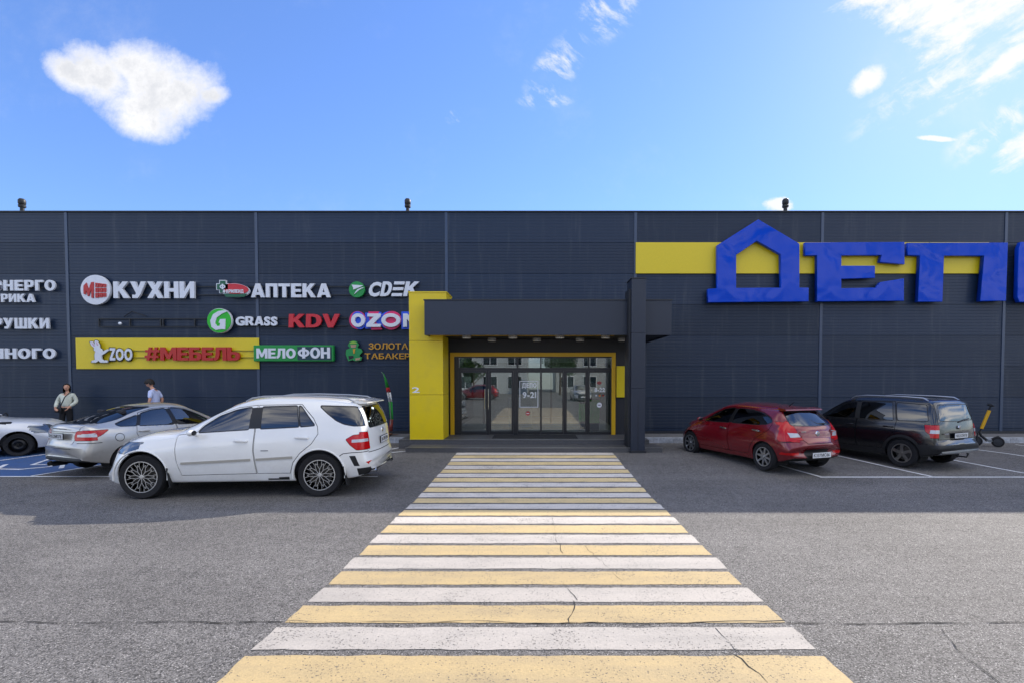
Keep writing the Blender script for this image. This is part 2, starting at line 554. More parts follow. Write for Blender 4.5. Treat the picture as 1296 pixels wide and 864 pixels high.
def lettering(text, x0, x1, z0, z1, y, depth, m_, parent, bold=0.03, gap=0.09, shear=0.0, name='letter', joined=False, squash=None):
    """solid letters filling x0..x1 and z0..z1, front face at y - depth; every letter its own mesh"""
    pen = 0.0; lay = []
    cap0 = glyph('Н', 0.03)[0]
    heavy = bold >= 0.03
    zs = [v.y for v in cap0]; zlo, zhi = min(zs), max(zs)
    for ch in text:
        if ch == ' ':
            pen += 0.28; continue
        vs, fs, a, b = block_glyph(ch, zlo, zhi) if heavy and ch in BLOCK else glyph(ch, min(bold, 0.045))
        lay.append((vs, fs, pen - a)); pen += (b - a) + gap
    tot = pen - gap
    sx = (x1 - x0) / tot; sz = (z1 - z0) / (zhi - zlo)
    out = []; V = []; Fc = []
    for vs, fs, off in lay:
        pts = []
        for v in vs:
            z = (v.y - zlo) * sz
            pts.append((x0 + (v.x + off) * sx + shear * z, y - depth / 2 - v.z * depth, z0 + z))
        if joined:
            k = len(V); V += pts; Fc += [tuple(i + k for i in f) for f in fs]
        else:
            out.append(mesh(name, pts, fs, m_, parent))
    if joined: return mesh(name, V, Fc, m_, parent)
    return out


def copy_tree(o, parent=None):
    c = o.copy()
    COL.objects.link(c)
    if parent is not None: c.parent = parent
    for ch in list(o.children):
        copy_tree(ch, c)
    return c
# ================================================================== ground
def asphalt():
    m_ = bpy.data.materials.new('asphalt'); m_.use_nodes = True
    q = NG(m_.node_tree); b = m_.node_tree.nodes['Principled BSDF']
    co = q.n('ShaderNodeTexCoord').outputs['Object']
    vo = q.n('ShaderNodeTexVoronoi'); q.set(vo.inputs['Vector'], co); vo.inputs['Scale'].default_value = 108
    sp = q.sep(vo.outputs['Color'])
    stone = q.ramp(sp[0], 0.0, 1.0, 0.30, 1.68, smooth=False)
    light = q.m('MULTIPLY', q.ramp(sp[1], 0.86, 0.9), q.ramp(vo.outputs['Distance'], 0.55, 0.2))
    darkp = q.ramp(q.noise(co, 120, 3, 0.6), 0.56, 0.66)
    tone = q.ramp(q.noise(co, 0.55, 6, 0.6), 0.3, 0.7, 0.88, 1.12)
    tone2 = q.ramp(q.noise(co, 7.0, 5, 0.65), 0.3, 0.7, 0.88, 1.1)
    val = q.m('MULTIPLY', q.m('MULTIPLY', stone, tone), tone2)
    # long faint tyre paths, a darker repair patch here and there
    xyz = q.sep(co)
    path_ = q.ramp(q.noise(q.vec(q.m('MULTIPLY', xyz[0], 0.12), q.m('MULTIPLY', xyz[1], 1.3), 0.0), 1.0, 5, 0.6), 0.35, 0.7, 0.90, 1.08)
    val = q.m('MULTIPLY', val, path_)
    blot = q.ramp(q.noise(co, 0.23, 3, 0.5, 1.0), 0.56, 0.60, 1.0, 0.90)
    val = q.m('MULTIPLY', val, blot)
    drip = q.n('ShaderNodeTexVoronoi'); q.set(drip.inputs['Vector'], co); drip.inputs['Scale'].default_value = 1.1
    dm = q.m('MULTIPLY', q.ramp(drip.outputs['Distance'], 0.13, 0.03), q.ramp(q.sep(drip.outputs['Color'])[0], 0.55, 0.65))
    val = q.m('MULTIPLY', val, q.m('MULTIPLY_ADD', dm, -0.28, 1.0))
    val = q.m('MULTIPLY', val, 0.145)
    val = q.m('ADD', val, q.m('MULTIPLY', light, 0.38))
    val = q.m('MULTIPLY', val, q.m('MULTIPLY_ADD', darkp, -0.55, 1.0))
    # faint darker oil spots on the parking rows
    oil = q.ramp(q.noise(co, 1.3, 3, 0.5), 0.70, 0.78)
    val = q.m('MULTIPLY', val, q.m('MULTIPLY_ADD', oil, -0.35, 1.0))
    cc = q.n('ShaderNodeCombineColor')
    q.set(cc.inputs[0], q.m('MULTIPLY', val, 1.06)); q.set(cc.inputs[1], q.m('MULTIPLY', val, 1.0)); q.set(cc.inputs[2], q.m('MULTIPLY', val, 0.94))
    q.set(b.inputs['Base Color'], cc.outputs[0])
    b.inputs['Roughness'].default_value = 0.82
    b.inputs['Specular IOR Level'].default_value = 0.35
    bn = q.n('ShaderNodeBump'); bn.inputs['Distance'].default_value = 0.006; bn.inputs['Strength'].default_value = 0.8
    q.set(bn.inputs['Height'], q.m('ADD', sp[2], q.noise(co, 60, 3, 0.6)))
    q.set(b.inputs['Normal'], bn.outputs[0])
    return m_


def road_paint(name, col, wear=0.3, dirt=0.25):
    m_ = bpy.data.materials.new(name); m_.use_nodes = True
    q = NG(m_.node_tree); b = m_.node_tree.nodes['Principled BSDF']
    co = q.n('ShaderNodeTexCoord').outputs['Object']
    c = lin(col)
    n1 = q.noise(co, 55, 4, 0.65)
    n2 = q.noise(co, 2.3, 5, 0.6)
    holes = q.ramp(q.m('ADD', n1, q.m('MULTIPLY', q.m('SUBTRACT', n2, 0.5), 0.35)), 0.66 - 0.1 * wear, 0.72 - 0.1 * wear)
    vo = q.n('ShaderNodeTexVoronoi'); q.set(vo.inputs['Vector'], co); vo.inputs['Scale'].default_value = 80
    sp = q.sep(vo.outputs['Color'])
    # paint lightened with distance, to lift the stripes that lie in the building's shade
    shade_lift = tuple(min(0.86, x * 1.62) for x in c[:3]) + (1,)
    c0 = q.mix(q.ramp(q.m('ADD', q.sep(co)[1], q.m('MULTIPLY', q.m('SUBTRACT', n2, 0.5), 2.0)), 4.0, 9.5), c, shade_lift)
    dull = q.mix(0.40, c0, (0.10, 0.10, 0.10, 1))
    base = q.mix(q.m('MULTIPLY', q.ramp(sp[0], 0.0, 1.0), dirt), c0, dull)
    base = q.mix(q.m('MULTIPLY', q.ramp(n2, 0.35, 0.75), dirt), base, dull)
    xyz = q.sep(co)
    track = q.ramp(q.noise(q.vec(q.m('MULTIPLY', xyz[0], 0.35), q.m('MULTIPLY', xyz[1], 2.2), 3.0), 1.0, 6, 0.65), 0.42, 0.72)
    base = q.mix(q.m('MULTIPLY', track, 0.30), base, (0.16, 0.155, 0.15, 1))
    pit = q.n('ShaderNodeTexVoronoi'); q.set(pit.inputs['Vector'], co); pit.inputs['Scale'].default_value = 42
    pm_ = q.m('MULTIPLY', q.ramp(pit.outputs['Distance'], 0.30, 0.16), q.ramp(q.sep(pit.outputs['Color'])[0], 0.80, 0.86))
    holes = q.m('MAXIMUM', holes, q.m('MULTIPLY', pm_, 0.8))
    base = q.mix(holes, base, (0.12, 0.118, 0.115, 1))
    q.set(b.inputs['Base Color'], base)
    b.inputs['Roughness'].default_value = 0.75
    b.inputs['Specular IOR Level'].default_value = 0.3
    bn = q.n('ShaderNodeBump'); bn.inputs['Distance'].default_value = 0.004; bn.inputs['Strength'].default_value = 0.8
    q.set(bn.inputs['Height'], q.m('SUBTRACT', n1, holes))
    q.set(b.inputs['Normal'], bn.outputs[0])
    return m_


M_ASPH = asphalt()
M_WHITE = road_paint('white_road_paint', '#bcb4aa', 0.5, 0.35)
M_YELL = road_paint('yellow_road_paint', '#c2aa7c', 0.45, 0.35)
M_LINE = road_paint('parking_line_paint', '#c9c9c8', 0.6, 0.3)
M_BLUE = road_paint('blue_road_paint', '#2c4a74', 0.45, 0.4)

ys = [-60, -20, -5, 0] + [0.25 * k for k in range(1, 61)] + [20, 60, 400, 900]
xs = [-900, -60, -20, 0, 20, 60, 900]
vs = [(x, y, gz(y)) for y in ys for x in xs]
nx = len(xs)
fs = [(j * nx + i, j * nx + i + 1, (j + 1) * nx + i + 1, (j + 1) * nx + i) for j in range(len(ys) - 1) for i in range(nx - 1)]
tag(mesh('ground', vs, fs, M_ASPH, smooth=True), 'grey asphalt of the car park', None, None, 'structure')


def patch(name, quad, m_, lift=0.004, n=8, parent=None):
    """thin painted sheet following the ground between four corners (near left, near right, far right, far left)"""
    a, b, c, d_ = [Vector((p[0], p[1])) for p in quad]
    vs = []
    for j in range(n + 1):
        t = j / n
        l = a.lerp(d_, t); r_ = b.lerp(c, t)
        for k in range(5):
            p = l.lerp(r_, k / 4)
            vs.append((p.x, p.y, gz(p.y) + lift))
    fs = [(j * 5 + k, j * 5 + k + 1, (j + 1) * 5 + k + 1, (j + 1) * 5 + k) for j in range(n) for k in range(4)]
    return mesh(name, vs, fs, m_, parent)


# crosswalk of alternating white and yellow stripes
cw = bpy.data.objects.new('crosswalk', None); COL.objects.link(cw)
tag(cw, 'crosswalk of white and yellow stripes leading to the entrance', None, None, 'structure')
for k in range(-14, 24):
    y1 = 3.30 + 0.408 * k if k <= 9 else 6.972 + 0.3914 * (k - 9)
    y0 = y1 - (0.33 if k <= 9 else 0.315)
    rj = random.Random(k + 50)
    e = lambda: rj.uniform(-0.012, 0.012)
    white = (k % 2 == 1)
    xl_, xr_ = -2.0 + e(), 2.0 + e()
    n_ = 90; vs = []; w0 = w1 = 0.0
    for i in range(n_ + 1):
        t = i / n_
        w0 = w0 * 0.7 + rj.uniform(-.005, .005); w1 = w1 * 0.7 + rj.uniform(-.005, .005)
        sx = xl_ + (xr_ - xl_) * t
        for j in range(4):
            yj = y0 + w0 + (y1 + w1 - y0 - w0) * j / 3
            xx = sx + (rj.uniform(-.008, .008) if i in (0, n_) else 0)
            vs.append((xx, yj, gz(yj) + 0.004))
    fs = [(4 * i + j, 4 * i + 4 + j, 4 * i + 5 + j, 4 * i + 1 + j) for i in range(n_) for j in range(3)]
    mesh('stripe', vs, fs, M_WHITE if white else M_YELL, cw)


def stroke(name, pts, w, m_, lift, parent=None):
    """painted line of one width through ground points"""
    P = [Vector(p) for p in pts]
    dense = [P[0]]
    for i in range(len(P) - 1):
        L = (P[i + 1] - P[i]).length
        nn = max(1, int(L / 0.4))
        for k in range(1, nn + 1): dense.append(P[i].lerp(P[i + 1], k / nn))
    vs = []
    for i, p in enumerate(dense):
        t = (dense[min(i + 1, len(dense) - 1)] - dense[max(i - 1, 0)]).normalized()
        nrm = Vector((-t.y, t.x))
        ww = w(i / (len(dense) - 1)) if callable(w) else w
        for s_ in (0.5, -0.5):
            q_ = p + nrm * ww * s_
            vs.append((q_.x, q_.y, gz(q_.y) + lift))
    fs = [(2 * i, 2 * i + 1, 2 * i + 3, 2 * i + 2) for i in range(len(dense) - 1)]
    return mesh(name, vs, fs, m_, parent)


marks = bpy.data.objects.new('parking_markings', None); COL.objects.link(marks)
tag(marks, 'white bay lines and a blue bay painted on the car park', None, None, 'structure')
# right-hand rows
RX = [on_ground(p, 603).x for p in (1038, 1180)]
stp = RX[1] - RX[0]
stroke('parking_line', [(RX[0] - 0.03, 9.78), (RX[0] + 9 * stp, 9.78)], 0.075, M_LINE, 0.008, marks)
for k in range(9):
    x0 = RX[0] + k * stp
    stroke('parking_line', [(x0, 9.83), (x0 - 0.26 * 4.1, 13.95)], 0.075, M_LINE, 0.0095 + 0.0012 * (k % 2), marks)
# left-hand rows with the blue bay
stroke('parking_line', [(-24, 9.82), (-3.2, 9.82)], 0.075, M_LINE, 0.0095, marks)
for k, x0 in enumerate((-23.9, -21.2, -18.5, -15.8, -13.3, -10.3, -7.7, -5.2)):
    stroke('parking_line', [(x0, 9.87), (x0 + 0.42 * 4.1, 13.95)], 0.075, M_LINE, 0.011, marks)
patch('blue_bay', [(-13.3, 9.87), (-10.3, 9.87), (-10.3 + 1.3, 13.0), (-13.3 + 1.3, 13.0)], M_BLUE, 0.004, 10, marks)
patch('blue_bay', [(-15.8, 9.87), (-13.3, 9.87), (-13.3 + 1.3, 13.0), (-15.8 + 1.3, 13.0)], M_BLUE, 0.004, 10, marks)
for bx in (-11.3, -13.9):
    wc = [(bx - .75, 11.0), (bx - .45, 10.55), (bx + .1, 10.5), (bx + .45, 10.75), (bx + .5, 11.2)]
    stroke('wheelchair_mark', wc, 0.09, M_LINE, 0.009, marks)
    stroke('wheelchair_mark', [(bx - .35, 11.6), (bx - .1, 10.95), (bx + .55, 11.0), (bx + .9, 10.6)], 0.09, M_LINE, 0.012, marks)
# short line left of the steps
stroke('parking_line', [(-4.35, 11.9), (-3.35, 12.75)], 0.08, M_LINE, 0.008, marks)

# cracks in the asphalt, running across the paint as well
M_CRACK = mat('crack_filling', (0.02, 0.02, 0.02), 0.95)
def crack(p0, p1, w, seed, wob=0.05):
    rr = random.Random(seed)
    a, b = Vector(p0), Vector(p1)
    n = max(4, int((b - a).length / 0.09))
    nn = (b - a).normalized(); nrm = Vector((-nn.y, nn.x))
    pts = []; off = 0
    for i in range(n + 1):
        off = off * 0.8 + rr.uniform(-wob, wob)
        pts.append(tuple(a.lerp(b, i / n) + nrm * off * 0.5))
    ws = [rr.uniform(0.15, 1.0) * (0.2 if rr.random() < 0.2 else 1) for _ in range(400)]
    o = stroke('asphalt_crack', pts, lambda t: 1.5 * w * ws[int(t * 399)], M_CRACK, 0.0065)
    tag(o, None, None, None, 'structure')
yc_ = on_ground(100, 788).y
crack((-9, yc_ - .05), (-2, yc_ + .02), 0.012, 1, 0.03)
crack((-2, yc_ + .02), (2, yc_ + .0), 0.008, 2, 0.03)
crack((2, yc_), (10, yc_ - .03), 0.014, 3, 0.03)
for a, b, w, s_ in [((1195, 796), (1262, 864), .008, 4), ((712, 738), (724, 760), .006, 5), ((724, 760), (722, 790), .007, 6),
                    ((700, 655), (716, 700), .005, 7), ((925, 825), (975, 864), .008, 8), ((740, 690), (790, 735), .004, 9),
                    ((905, 795), (940, 830), .005, 10), ((1262, 864), (1296, 900), .01, 11)]:
    A, B = on_ground(*a), on_ground(*b)
    crack((A.x, A.y), (B.x, B.y), w, s_)

# ================================================================== pavement and kerb along the shop
WALL_Y = 15.54
PAVE_Z = 0.25
M_PAVE = mat('concrete_pavement', '#6d6c6c', 0.9, grain=0.25, gscale=9, bump=0.004, bscale=80)
M_KERB = mat('painted_kerb_stone', '#a9adb3', 0.85, grain=0.3, gscale=14, bump=0.004, dirt=0.6, dirtcol='#55544f')
for x0, x1 in ((-36, -3.72), (3.12, 36)):
    o = MB().box(x0, x1, 14.52, WALL_Y + 0.1, -0.05, PAVE_Z).build('pavement', M_PAVE)
    tag(o, None, None, None, 'structure')
# kerb stones one metre long
kb = bpy.data.objects.new('kerb', None); COL.objects.link(kb)
tag(kb, 'row of pale kerb stones along the pavement', None, None, 'structure')
kme = None
for k in range(-36, 36):
    if -4 <= k <= 2: continue
    if kme is None:
        o = MB().box(0.004, 0.996, 14.36, 14.515, -0.05, PAVE_Z + 0.008, 0.012).build('kerb_stone', M_KERB, kb)
        kme = o
    else:
        o = kme.copy(); COL.objects.link(o)
    o.location = (k + 0.28 if k < 0 else k + 0.12, 0, random.uniform(-0.004, 0.003))

# ================================================================== the shop building
def cladding(name, col, rough):
    m_ = mat(name, col, rough, spec=0.4)
    q = NG(m_.node_tree); b = m_.node_tree.nodes['Principled BSDF']
    co = q.n('ShaderNodeTexCoord').outputs['Object']; xyz = q.sep(co)
    rnd_ = q.n('ShaderNodeObjectInfo').outputs['Random']
    streak = q.ramp(q.noise(q.vec(q.m('MULTIPLY', xyz[0], 5.0), q.m('MULTIPLY', xyz[2], 0.35), 0.0), 1.0, 6, 0.65), 0.5, 0.8)
    c = lin(col)
    base = q.mix(rnd_, tuple(x * 0.90 for x in c[:3]) + (1,), tuple(x * 1.12 for x in c[:3]) + (1,))
    base = q.mix(q.m('MULTIPLY', streak, 0.16), base, (0.20, 0.20, 0.20, 1))
    q.set(b.inputs['Base Color'], base)
    bn = q.n('ShaderNodeBump'); bn.inputs['Distance'].default_value = 0.012; bn.inputs['Strength'].default_value = 0.6
    q.set(bn.inputs['Height'], q.noise(co, 0.9, 2, 0.4)); q.set(b.inputs['Normal'], bn.outputs[0])
    return m_
M_PANEL = cladding('graphite_wall_panel', '#1a2a40', 0.40)
M_PANEL2 = cladding('graphite_wall_panel_weathered', '#18273b', 0.46)
M_FLASH = mat('graphite_flashing', '#33425a', 0.32, spec=0.6)
M_CLAD = mat('graphite_smooth_cladding', '#262d3b', 0.38, spec=0.5, grain=0.05, gscale=0.8)
M_DARKC = mat('dark_cladding', '#24262b', 0.5)
M_YCLAD = mat('yellow_cladding', '#e0c510', 0.36, dirt=0.12, spec=0.5, grain=0.04, gscale=1.5)
M_YTRIM = mat('golden_yellow_trim', '#d2a405', 0.45, spec=0.5)
M_ALU = mat('dark_door_frame', '#1b1c20', 0.35, spec=0.6)

bld = empty('retail_store', (0, WALL_Y, 0), 'long dark graphite retail store with yellow framed glass entrance', 'building')
seams = [(p - 677) / 39.5 for p in (90, 328, 566, 803, 1037, 1267)]
seams = [seams[0] - 11.9, seams[0] - 5.95] + seams + [seams[-1] + 5.95, seams[-1] + 11.9]
rows = [PAVE_Z] + [at(677, p_, WALL_Y).z for p_ in (541.5, 502.5, 463.5, 424.5, 385.5, 346.5, 307.5, 268.8)]
WTOP = rows[-1]
VEST_X0, VEST_X1 = -2.66, 2.72


def panel(x0, x1, z0, z1, m_):
    """sandwich wall panel with pressed horizontal ribs"""
    pts = [(z0 + 0.002, -0.002), (z0 + 0.007, -0.012)]
    n = max(1, int(round((z1 - z0) / 0.0986)))
    hstep = (z1 - z0) / n
    for k in range(1, n):
        z = z0 + k * hstep
        pts += [(z - 0.010, -0.012), (z - 0.004, -0.008), (z + 0.004, -0.008), (z + 0.010, -0.012)]
    pts += [(z1 - 0.007, -0.012), (z1 - 0.002, -0.002)]
    vs = [(x, WALL_Y + y, z) for (z, y) in pts for x in (x0, x1)]
    fs = [(2 * i, 2 * i + 1, 2 * i + 3, 2 * i + 2) for i in range(len(pts) - 1)]
    return mesh('wall_panel', vs, fs, m_, bld)


rp = random.Random(3)
for b_ in range(len(seams) - 1):
    x0, x1 = seams[b_] + 0.006, seams[b_ + 1] - 0.006
    for r_ in range(len(rows) - 1):
        m_ = rp.choice([M_PANEL, M_PANEL, M_PANEL2])
        if x0 < 0 < x1 and rows[r_] < 3.3:
            panel(VEST_X1, x1, rows[r_], rows[r_ + 1], m_)
            continue
        panel(x0, x1, rows[r_], rows[r_ + 1], m_)
# solid core behind the panels, open at the lobby
core = MB()
core.box(seams[0], VEST_X0, WALL_Y + 0.02, 30, 0, WTOP - .04)
core.box(VEST_X1, seams[-1], WALL_Y + 0.02, 30, 0, WTOP - .04)
core.box(VEST_X0, VEST_X1, WALL_Y + 0.02, 30, 3.4, WTOP - .04)
core.build('wall_core', M_DARKC, bld)
for x in seams:
    MB().box(x - 0.045, x + 0.045, WALL_Y - 0.03, WALL_Y + 0.01, (3.42 if abs(x + 2.81) < .05 else PAVE_Z), WTOP, 0.004).build('wall_flashing', M_FLASH, bld)
MB().box(seams[0], seams[-1], WALL_Y - 0.06, WALL_Y + 0.4, WTOP - .005, WTOP + 0.03, 0.006).build('roof_coping', mat('coping', '#2b2e34', 0.4), bld)
MB().box(seams[0], -3.72, WALL_Y - 0.035, WALL_Y - 0.014, PAVE_Z, 0.33).build('plinth_flashing', M_DARKC, bld)
MB().box(3.12, seams[-1], WALL_Y - 0.035, WALL_Y - 0.014, PAVE_Z, 0.33).build('plinth_flashing', M_DARKC, bld)
# roof vents
for px in (28, 516, 994):
    p = at(px, 262, WALL_Y + 1.2)
    v_ = MB().lathe([(0.06, WTOP - .1), (0.06, p.z + 0.02)], 16, 'z', (p.x, p.y, 0)).build('roof_vent', mat('vent_metal', '#1b1c1e', 0.5), bld, smooth=True)
    zt = at(px, 252, WALL_Y + 1.2).z
    MB().lathe([(0.05, p.z - 0.02), (0.10, p.z - 0.02), (0.105, p.z + 0.05), (0.085, p.z + 0.07), (0.105, p.z + 0.1), (0.105, zt - 0.05), (0.07, zt)], 16, 'z',
               (p.x, p.y, 0)).build('vent_cap', mat('vent_metal', '#1b1c1e', 0.5), v_, smooth=True)

# ---- entrance: steps and platform
PLAT_Z = 0.34
M_STEP = mat('granite_step', '#4e4e50', 0.6, grain=0.35, gscale=60, bump=0.002)
MB().box(-3.72, 3.12, 13.2, 15.6, 0.0, PLAT_Z, 0.01).build('entrance_platform', M_STEP, bld)
MB().box(-3.35, 3.3, 12.5, 13.197, 0.0, 0.222, 0.01).build('entrance_step', M_STEP, bld)
MB().box(-3.36, 3.31, 12.49, 12.53, 0.215, 0.226).build('step_nosing', mat('nosing_metal', '#9a9a98', 0.35, metal=0.8), bld)
MB().box(-3.73, 3.13, 13.19, 13.23, PLAT_Z - 0.003, PLAT_Z + 0.005).build('step_nosing', mat('nosing_metal', '#9a9a98', 0.35, metal=0.8), bld)

# ---- yellow portal pillar
PY = 13.24
xl, xr = at(518, 450, PY).x, at(560.5, 450, PY).x
ztop = at(540, 370.5, PY).z
zs_ = [PLAT_Z, at(0, 499, PY).z, at(0, 431, PY).z, ztop]
for a, b in zip(zs_[:-1], zs_[1:]):
    MB().box(xl, xr, PY, 14.08, a + 0.004, b - 0.004, 0.004).build('portal_panel', M_YCLAD, bld)
MB().box(xr + 0.001, at(565, 370, PY).x, PY + 0.002, 14.06, at(0, 379.5, PY).z, ztop - 0.006, 0.004).build('portal_panel', M_YCLAD, bld)
MB().box(xl - 0.015, at(565.5, 370, PY).x, PY - 0.012, 14.1, ztop - 0.003, ztop + 0.03).build('portal_coping', M_YCLAD, bld)
# sticker of a number on the pillar
st = tag(bpy.data.objects.new('number_mark', None), 'small white number 2 stuck on the yellow portal pillar', 'sticker')
COL.objects.link(st); st.location = at(526, 496, PY - 0.01)
a, b = at(521.5, 496.5, PY - .004), at(531, 489, PY - .004)
lettering('2', a.x, b.x, a.z, b.z, PY - 0.001, 0.003, mat('sticker_white', '#e4e6e8', 0.5), st, 0.02)

# ---- canopy
FY = 12.76
fx0, fx1 = at(537, 400, FY).x, at(850, 400, FY).x
fz0, fz1 = at(600, 424, FY).z, at(600, 380.5, FY).z
cpy = MB().box(fx0, fx1, FY, FY + 0.05, fz0, fz1, 0.004).build('canopy_fascia', M_CLAD, bld)
MB().box(fx0, fx0 + 0.05, FY + 0.052, WALL_Y - 0.03, fz0, fz1).build('canopy_side', M_CLAD, bld)
MB().box(fx1 - 0.05, fx1, FY + 0.052, WALL_Y - 0.03, fz0, fz1).build('canopy_side', M_CLAD, bld)
MB().box(fx0 + .052, fx1 - .052, FY + 0.052, WALL_Y - 0.03, fz1 - 0.12, fz1 - 0.02).build('canopy_roof', M_CLAD, bld)
MB().box(fx0 - 0.02, fx1 + 0.02, FY - 0.015, WALL_Y - 0.03, fz1 + 0.002, fz1 + 0.03).build('canopy_coping', M_DARKC, bld)
M_SOFF = mat('dark_soffit', '#1d1e21', 0.5)
MB().box(fx0 + .055, fx1 - .055, 13.42, WALL_Y - 0.03, fz0 + 0.03, fz0 + 0.08).build('canopy_soffit', M_SOFF, bld)
MB().box(fx0 + .055, 2.15, FY + .055, 13.415, fz0 + 0.03, fz0 + 0.08).build('canopy_soffit', M_YTRIM, bld)
MB().box(2.155, fx1 - .055, FY + .055, 13.415, fz0 + 0.031, fz0 + 0.081).build('canopy_soffit', M_SOFF, bld)
M_LAMP = mat('lamp_diffuser', '#d8d8d2', 0.5)
for py, lst in ((430.5, (590.5, 649, 708.5, 766.5)), (434.5, (622.5, 679.5, 734, 787.5))):
    for px in lst:
        Y = 13.15 if py < 432 else 14.1
        zl = fz0 - 0.02
        p = at(px, py, Y)
        l_ = MB().lathe([(0.125, zl - 0.02), (0.125, fz0 + 0.03)], 20, 'z', (p.x, Y, 0)).build('canopy_light', mat('lamp_housing', '#8b8b88', 0.4), bld, smooth=True)
        MB().lathe([(0.11, zl - 0.035), (0.118, zl - 0.019)], 20, 'z', (p.x, Y, 0)).build('light_diffuser', M_LAMP, l_)

# ---- column in front of the canopy, right of the doors
c0, c1 = at(799, 450, 12.42).x, at(817, 450, 12.42).x
cy0, cy1 = 12.42, 13.05
zt_ = at(805, 352.5, cy0).z
cz = [0.1, at(0, 491, cy0).z, at(0, 421, cy0).z, zt_]
for a, b in zip(cz[:-1], cz[1:]):
    MB().box(c0, c1, cy0, cy1, a + 0.003, b - 0.003, 0.006).build('column_panel', M_CLAD, bld)
MB().box(c0 - 0.05, c0 - 0.002, cy0 + 0.1, cy1, 0.1, zt_ - 0.25).build('column_side', M_DARKC, bld)
MB().box(c0 - 0.015, c1 + 0.015, cy0 - 0.015, cy1 + .015, zt_ - 0.001, zt_ + 0.02).build('column_cap', M_DARKC, bld)
MB().box((c0 + c1) / 2 - 0.005, (c0 + c1) / 2 + 0.005, cy0 - 0.006, cy0 - 0.0005, 0.12, cz[1] - .3).build('column_joint', M_DARKC, bld)
MB().box(c0 - 0.03, c1 + 0.03, cy0 - 0.03, cy1 + .03, 0.1, 0.16).build('column_base', M_DARKC, bld)

# ---- vestibule front
DY = 14.5
def dx_(px): return at(px, 500, DY).x
def dz_(py): return at(677, py, DY).z
top = dz_(446.0)
MB().box(at(566, 0, DY).x - 0.1, dx_(570.5), DY - 0.0, DY + 0.2, PLAT_Z, fz0 + 0.02).build('vestibule_wall', M_DARKC, bld)
MB().box(dx_(570.5), dx_(779), DY, DY + 0.2, top + 0.002, fz0 + 0.02).build('vestibule_wall', M_DARKC, bld)
MB().box(dx_(779), VEST_X1, DY, DY + 0.2, PLAT_Z, fz0 + 0.02).build('vestibule_wall', M_DARKC, bld)
MB().box(VEST_X1 - .05, VEST_X1, DY + .202, WALL_Y - .02, PLAT_Z, fz0 + 0.02).build('vestibule_side', M_DARKC, bld)
MB().box(VEST_X0 - .1, VEST_X0 - .05, DY + .202, WALL_Y - .02, PLAT_Z, fz0 + 0.02).build('vestibule_side', M_DARKC, bld)
MB().box(-2.81, VEST_X0 - .1, WALL_Y - .02, WALL_Y + .02, PLAT_Z, 3.5).build('vestibule_side', M_DARKC, bld)
ft = 0.115
MB().box(dx_(570.5), dx_(778.5), DY - 0.08, DY - 0.002, top - ft, top, 0.004).build('entrance_frame', M_YTRIM, bld)
MB().box(dx_(570.5), dx_(570.5) + ft, DY - 0.08, DY - 0.002, PLAT_Z, top - ft - .001, 0.004).build('entrance_frame', M_YTRIM, bld)
MB().box(dx_(778.5) - ft, dx_(778.5), DY - 0.08, DY - 0.002, PLAT_Z, top - ft - .001, 0.004).build('entrance_frame', M_YTRIM, bld)
# yellow box right of the frame
MB().box(dx_(779.5), dx_(791), DY - 0.14, DY - 0.002, dz_(502), dz_(463), 0.006).build('entrance_box', M_YCLAD, bld)
# notice board beside the door
nb = MB().box(dx_(792), dx_(797), DY - .03, DY - .002, dz_(541), dz_(505), 0.002).build('notice_board', mat('notice_paper', '#8d867c', 0.6, grain=0.5, gscale=9))
tag(nb, 'narrow notice board beside the column right of the doors', 'notice')

# glazing: bays from the photograph
gx = [581, 654, 684.5, 745, 774]
gz0, gzt, gz1 = PLAT_Z + 0.02, dz_(465.5), dz_(452.5)
M_GLASS = glass_mat('door_glass', '#d5e0de', 0.14, 0.004, 0.9)
fr_ = MB().box(dx_(570.5) + ft + .002, dx_(581), DY - 0.03, DY + 0.05, PLAT_Z, top - ft - .002, .003).build('door_frame', M_ALU, bld)
MB().box(dx_(774), dx_(778.5) - ft - .002, DY - 0.03, DY + 0.05, PLAT_Z, top - ft - .002, .003).build('door_frame', M_ALU, bld)
MB().box(dx_(581), dx_(774), DY - 0.028, DY + 0.048, gz1, top - ft - .002, .003).build('door_frame', M_ALU, bld)
MB().box(dx_(581), dx_(774), DY - 0.028, DY + 0.048, gzt - 0.07, gzt + .01, .003).build('door_transom', M_ALU, bld)
for px, w in ((655, .03), (684.5, .02), (745, .025)):
    MB().box(dx_(px) - w, dx_(px) + w, DY - 0.026, DY + 0.046, gzt + .011, gz1 - .001, .002).build('mullion', M_ALU, bld)
tx = [581, 655, 684.5, 745, 774]
for a, b in zip(tx[:-1], tx[1:]):
    MB().box(dx_(a) + .02, dx_(b) - .02, DY + 0.0, DY + 0.012, gzt + .011, gz1 - .001).build('transom_pane', M_GLASS, bld)


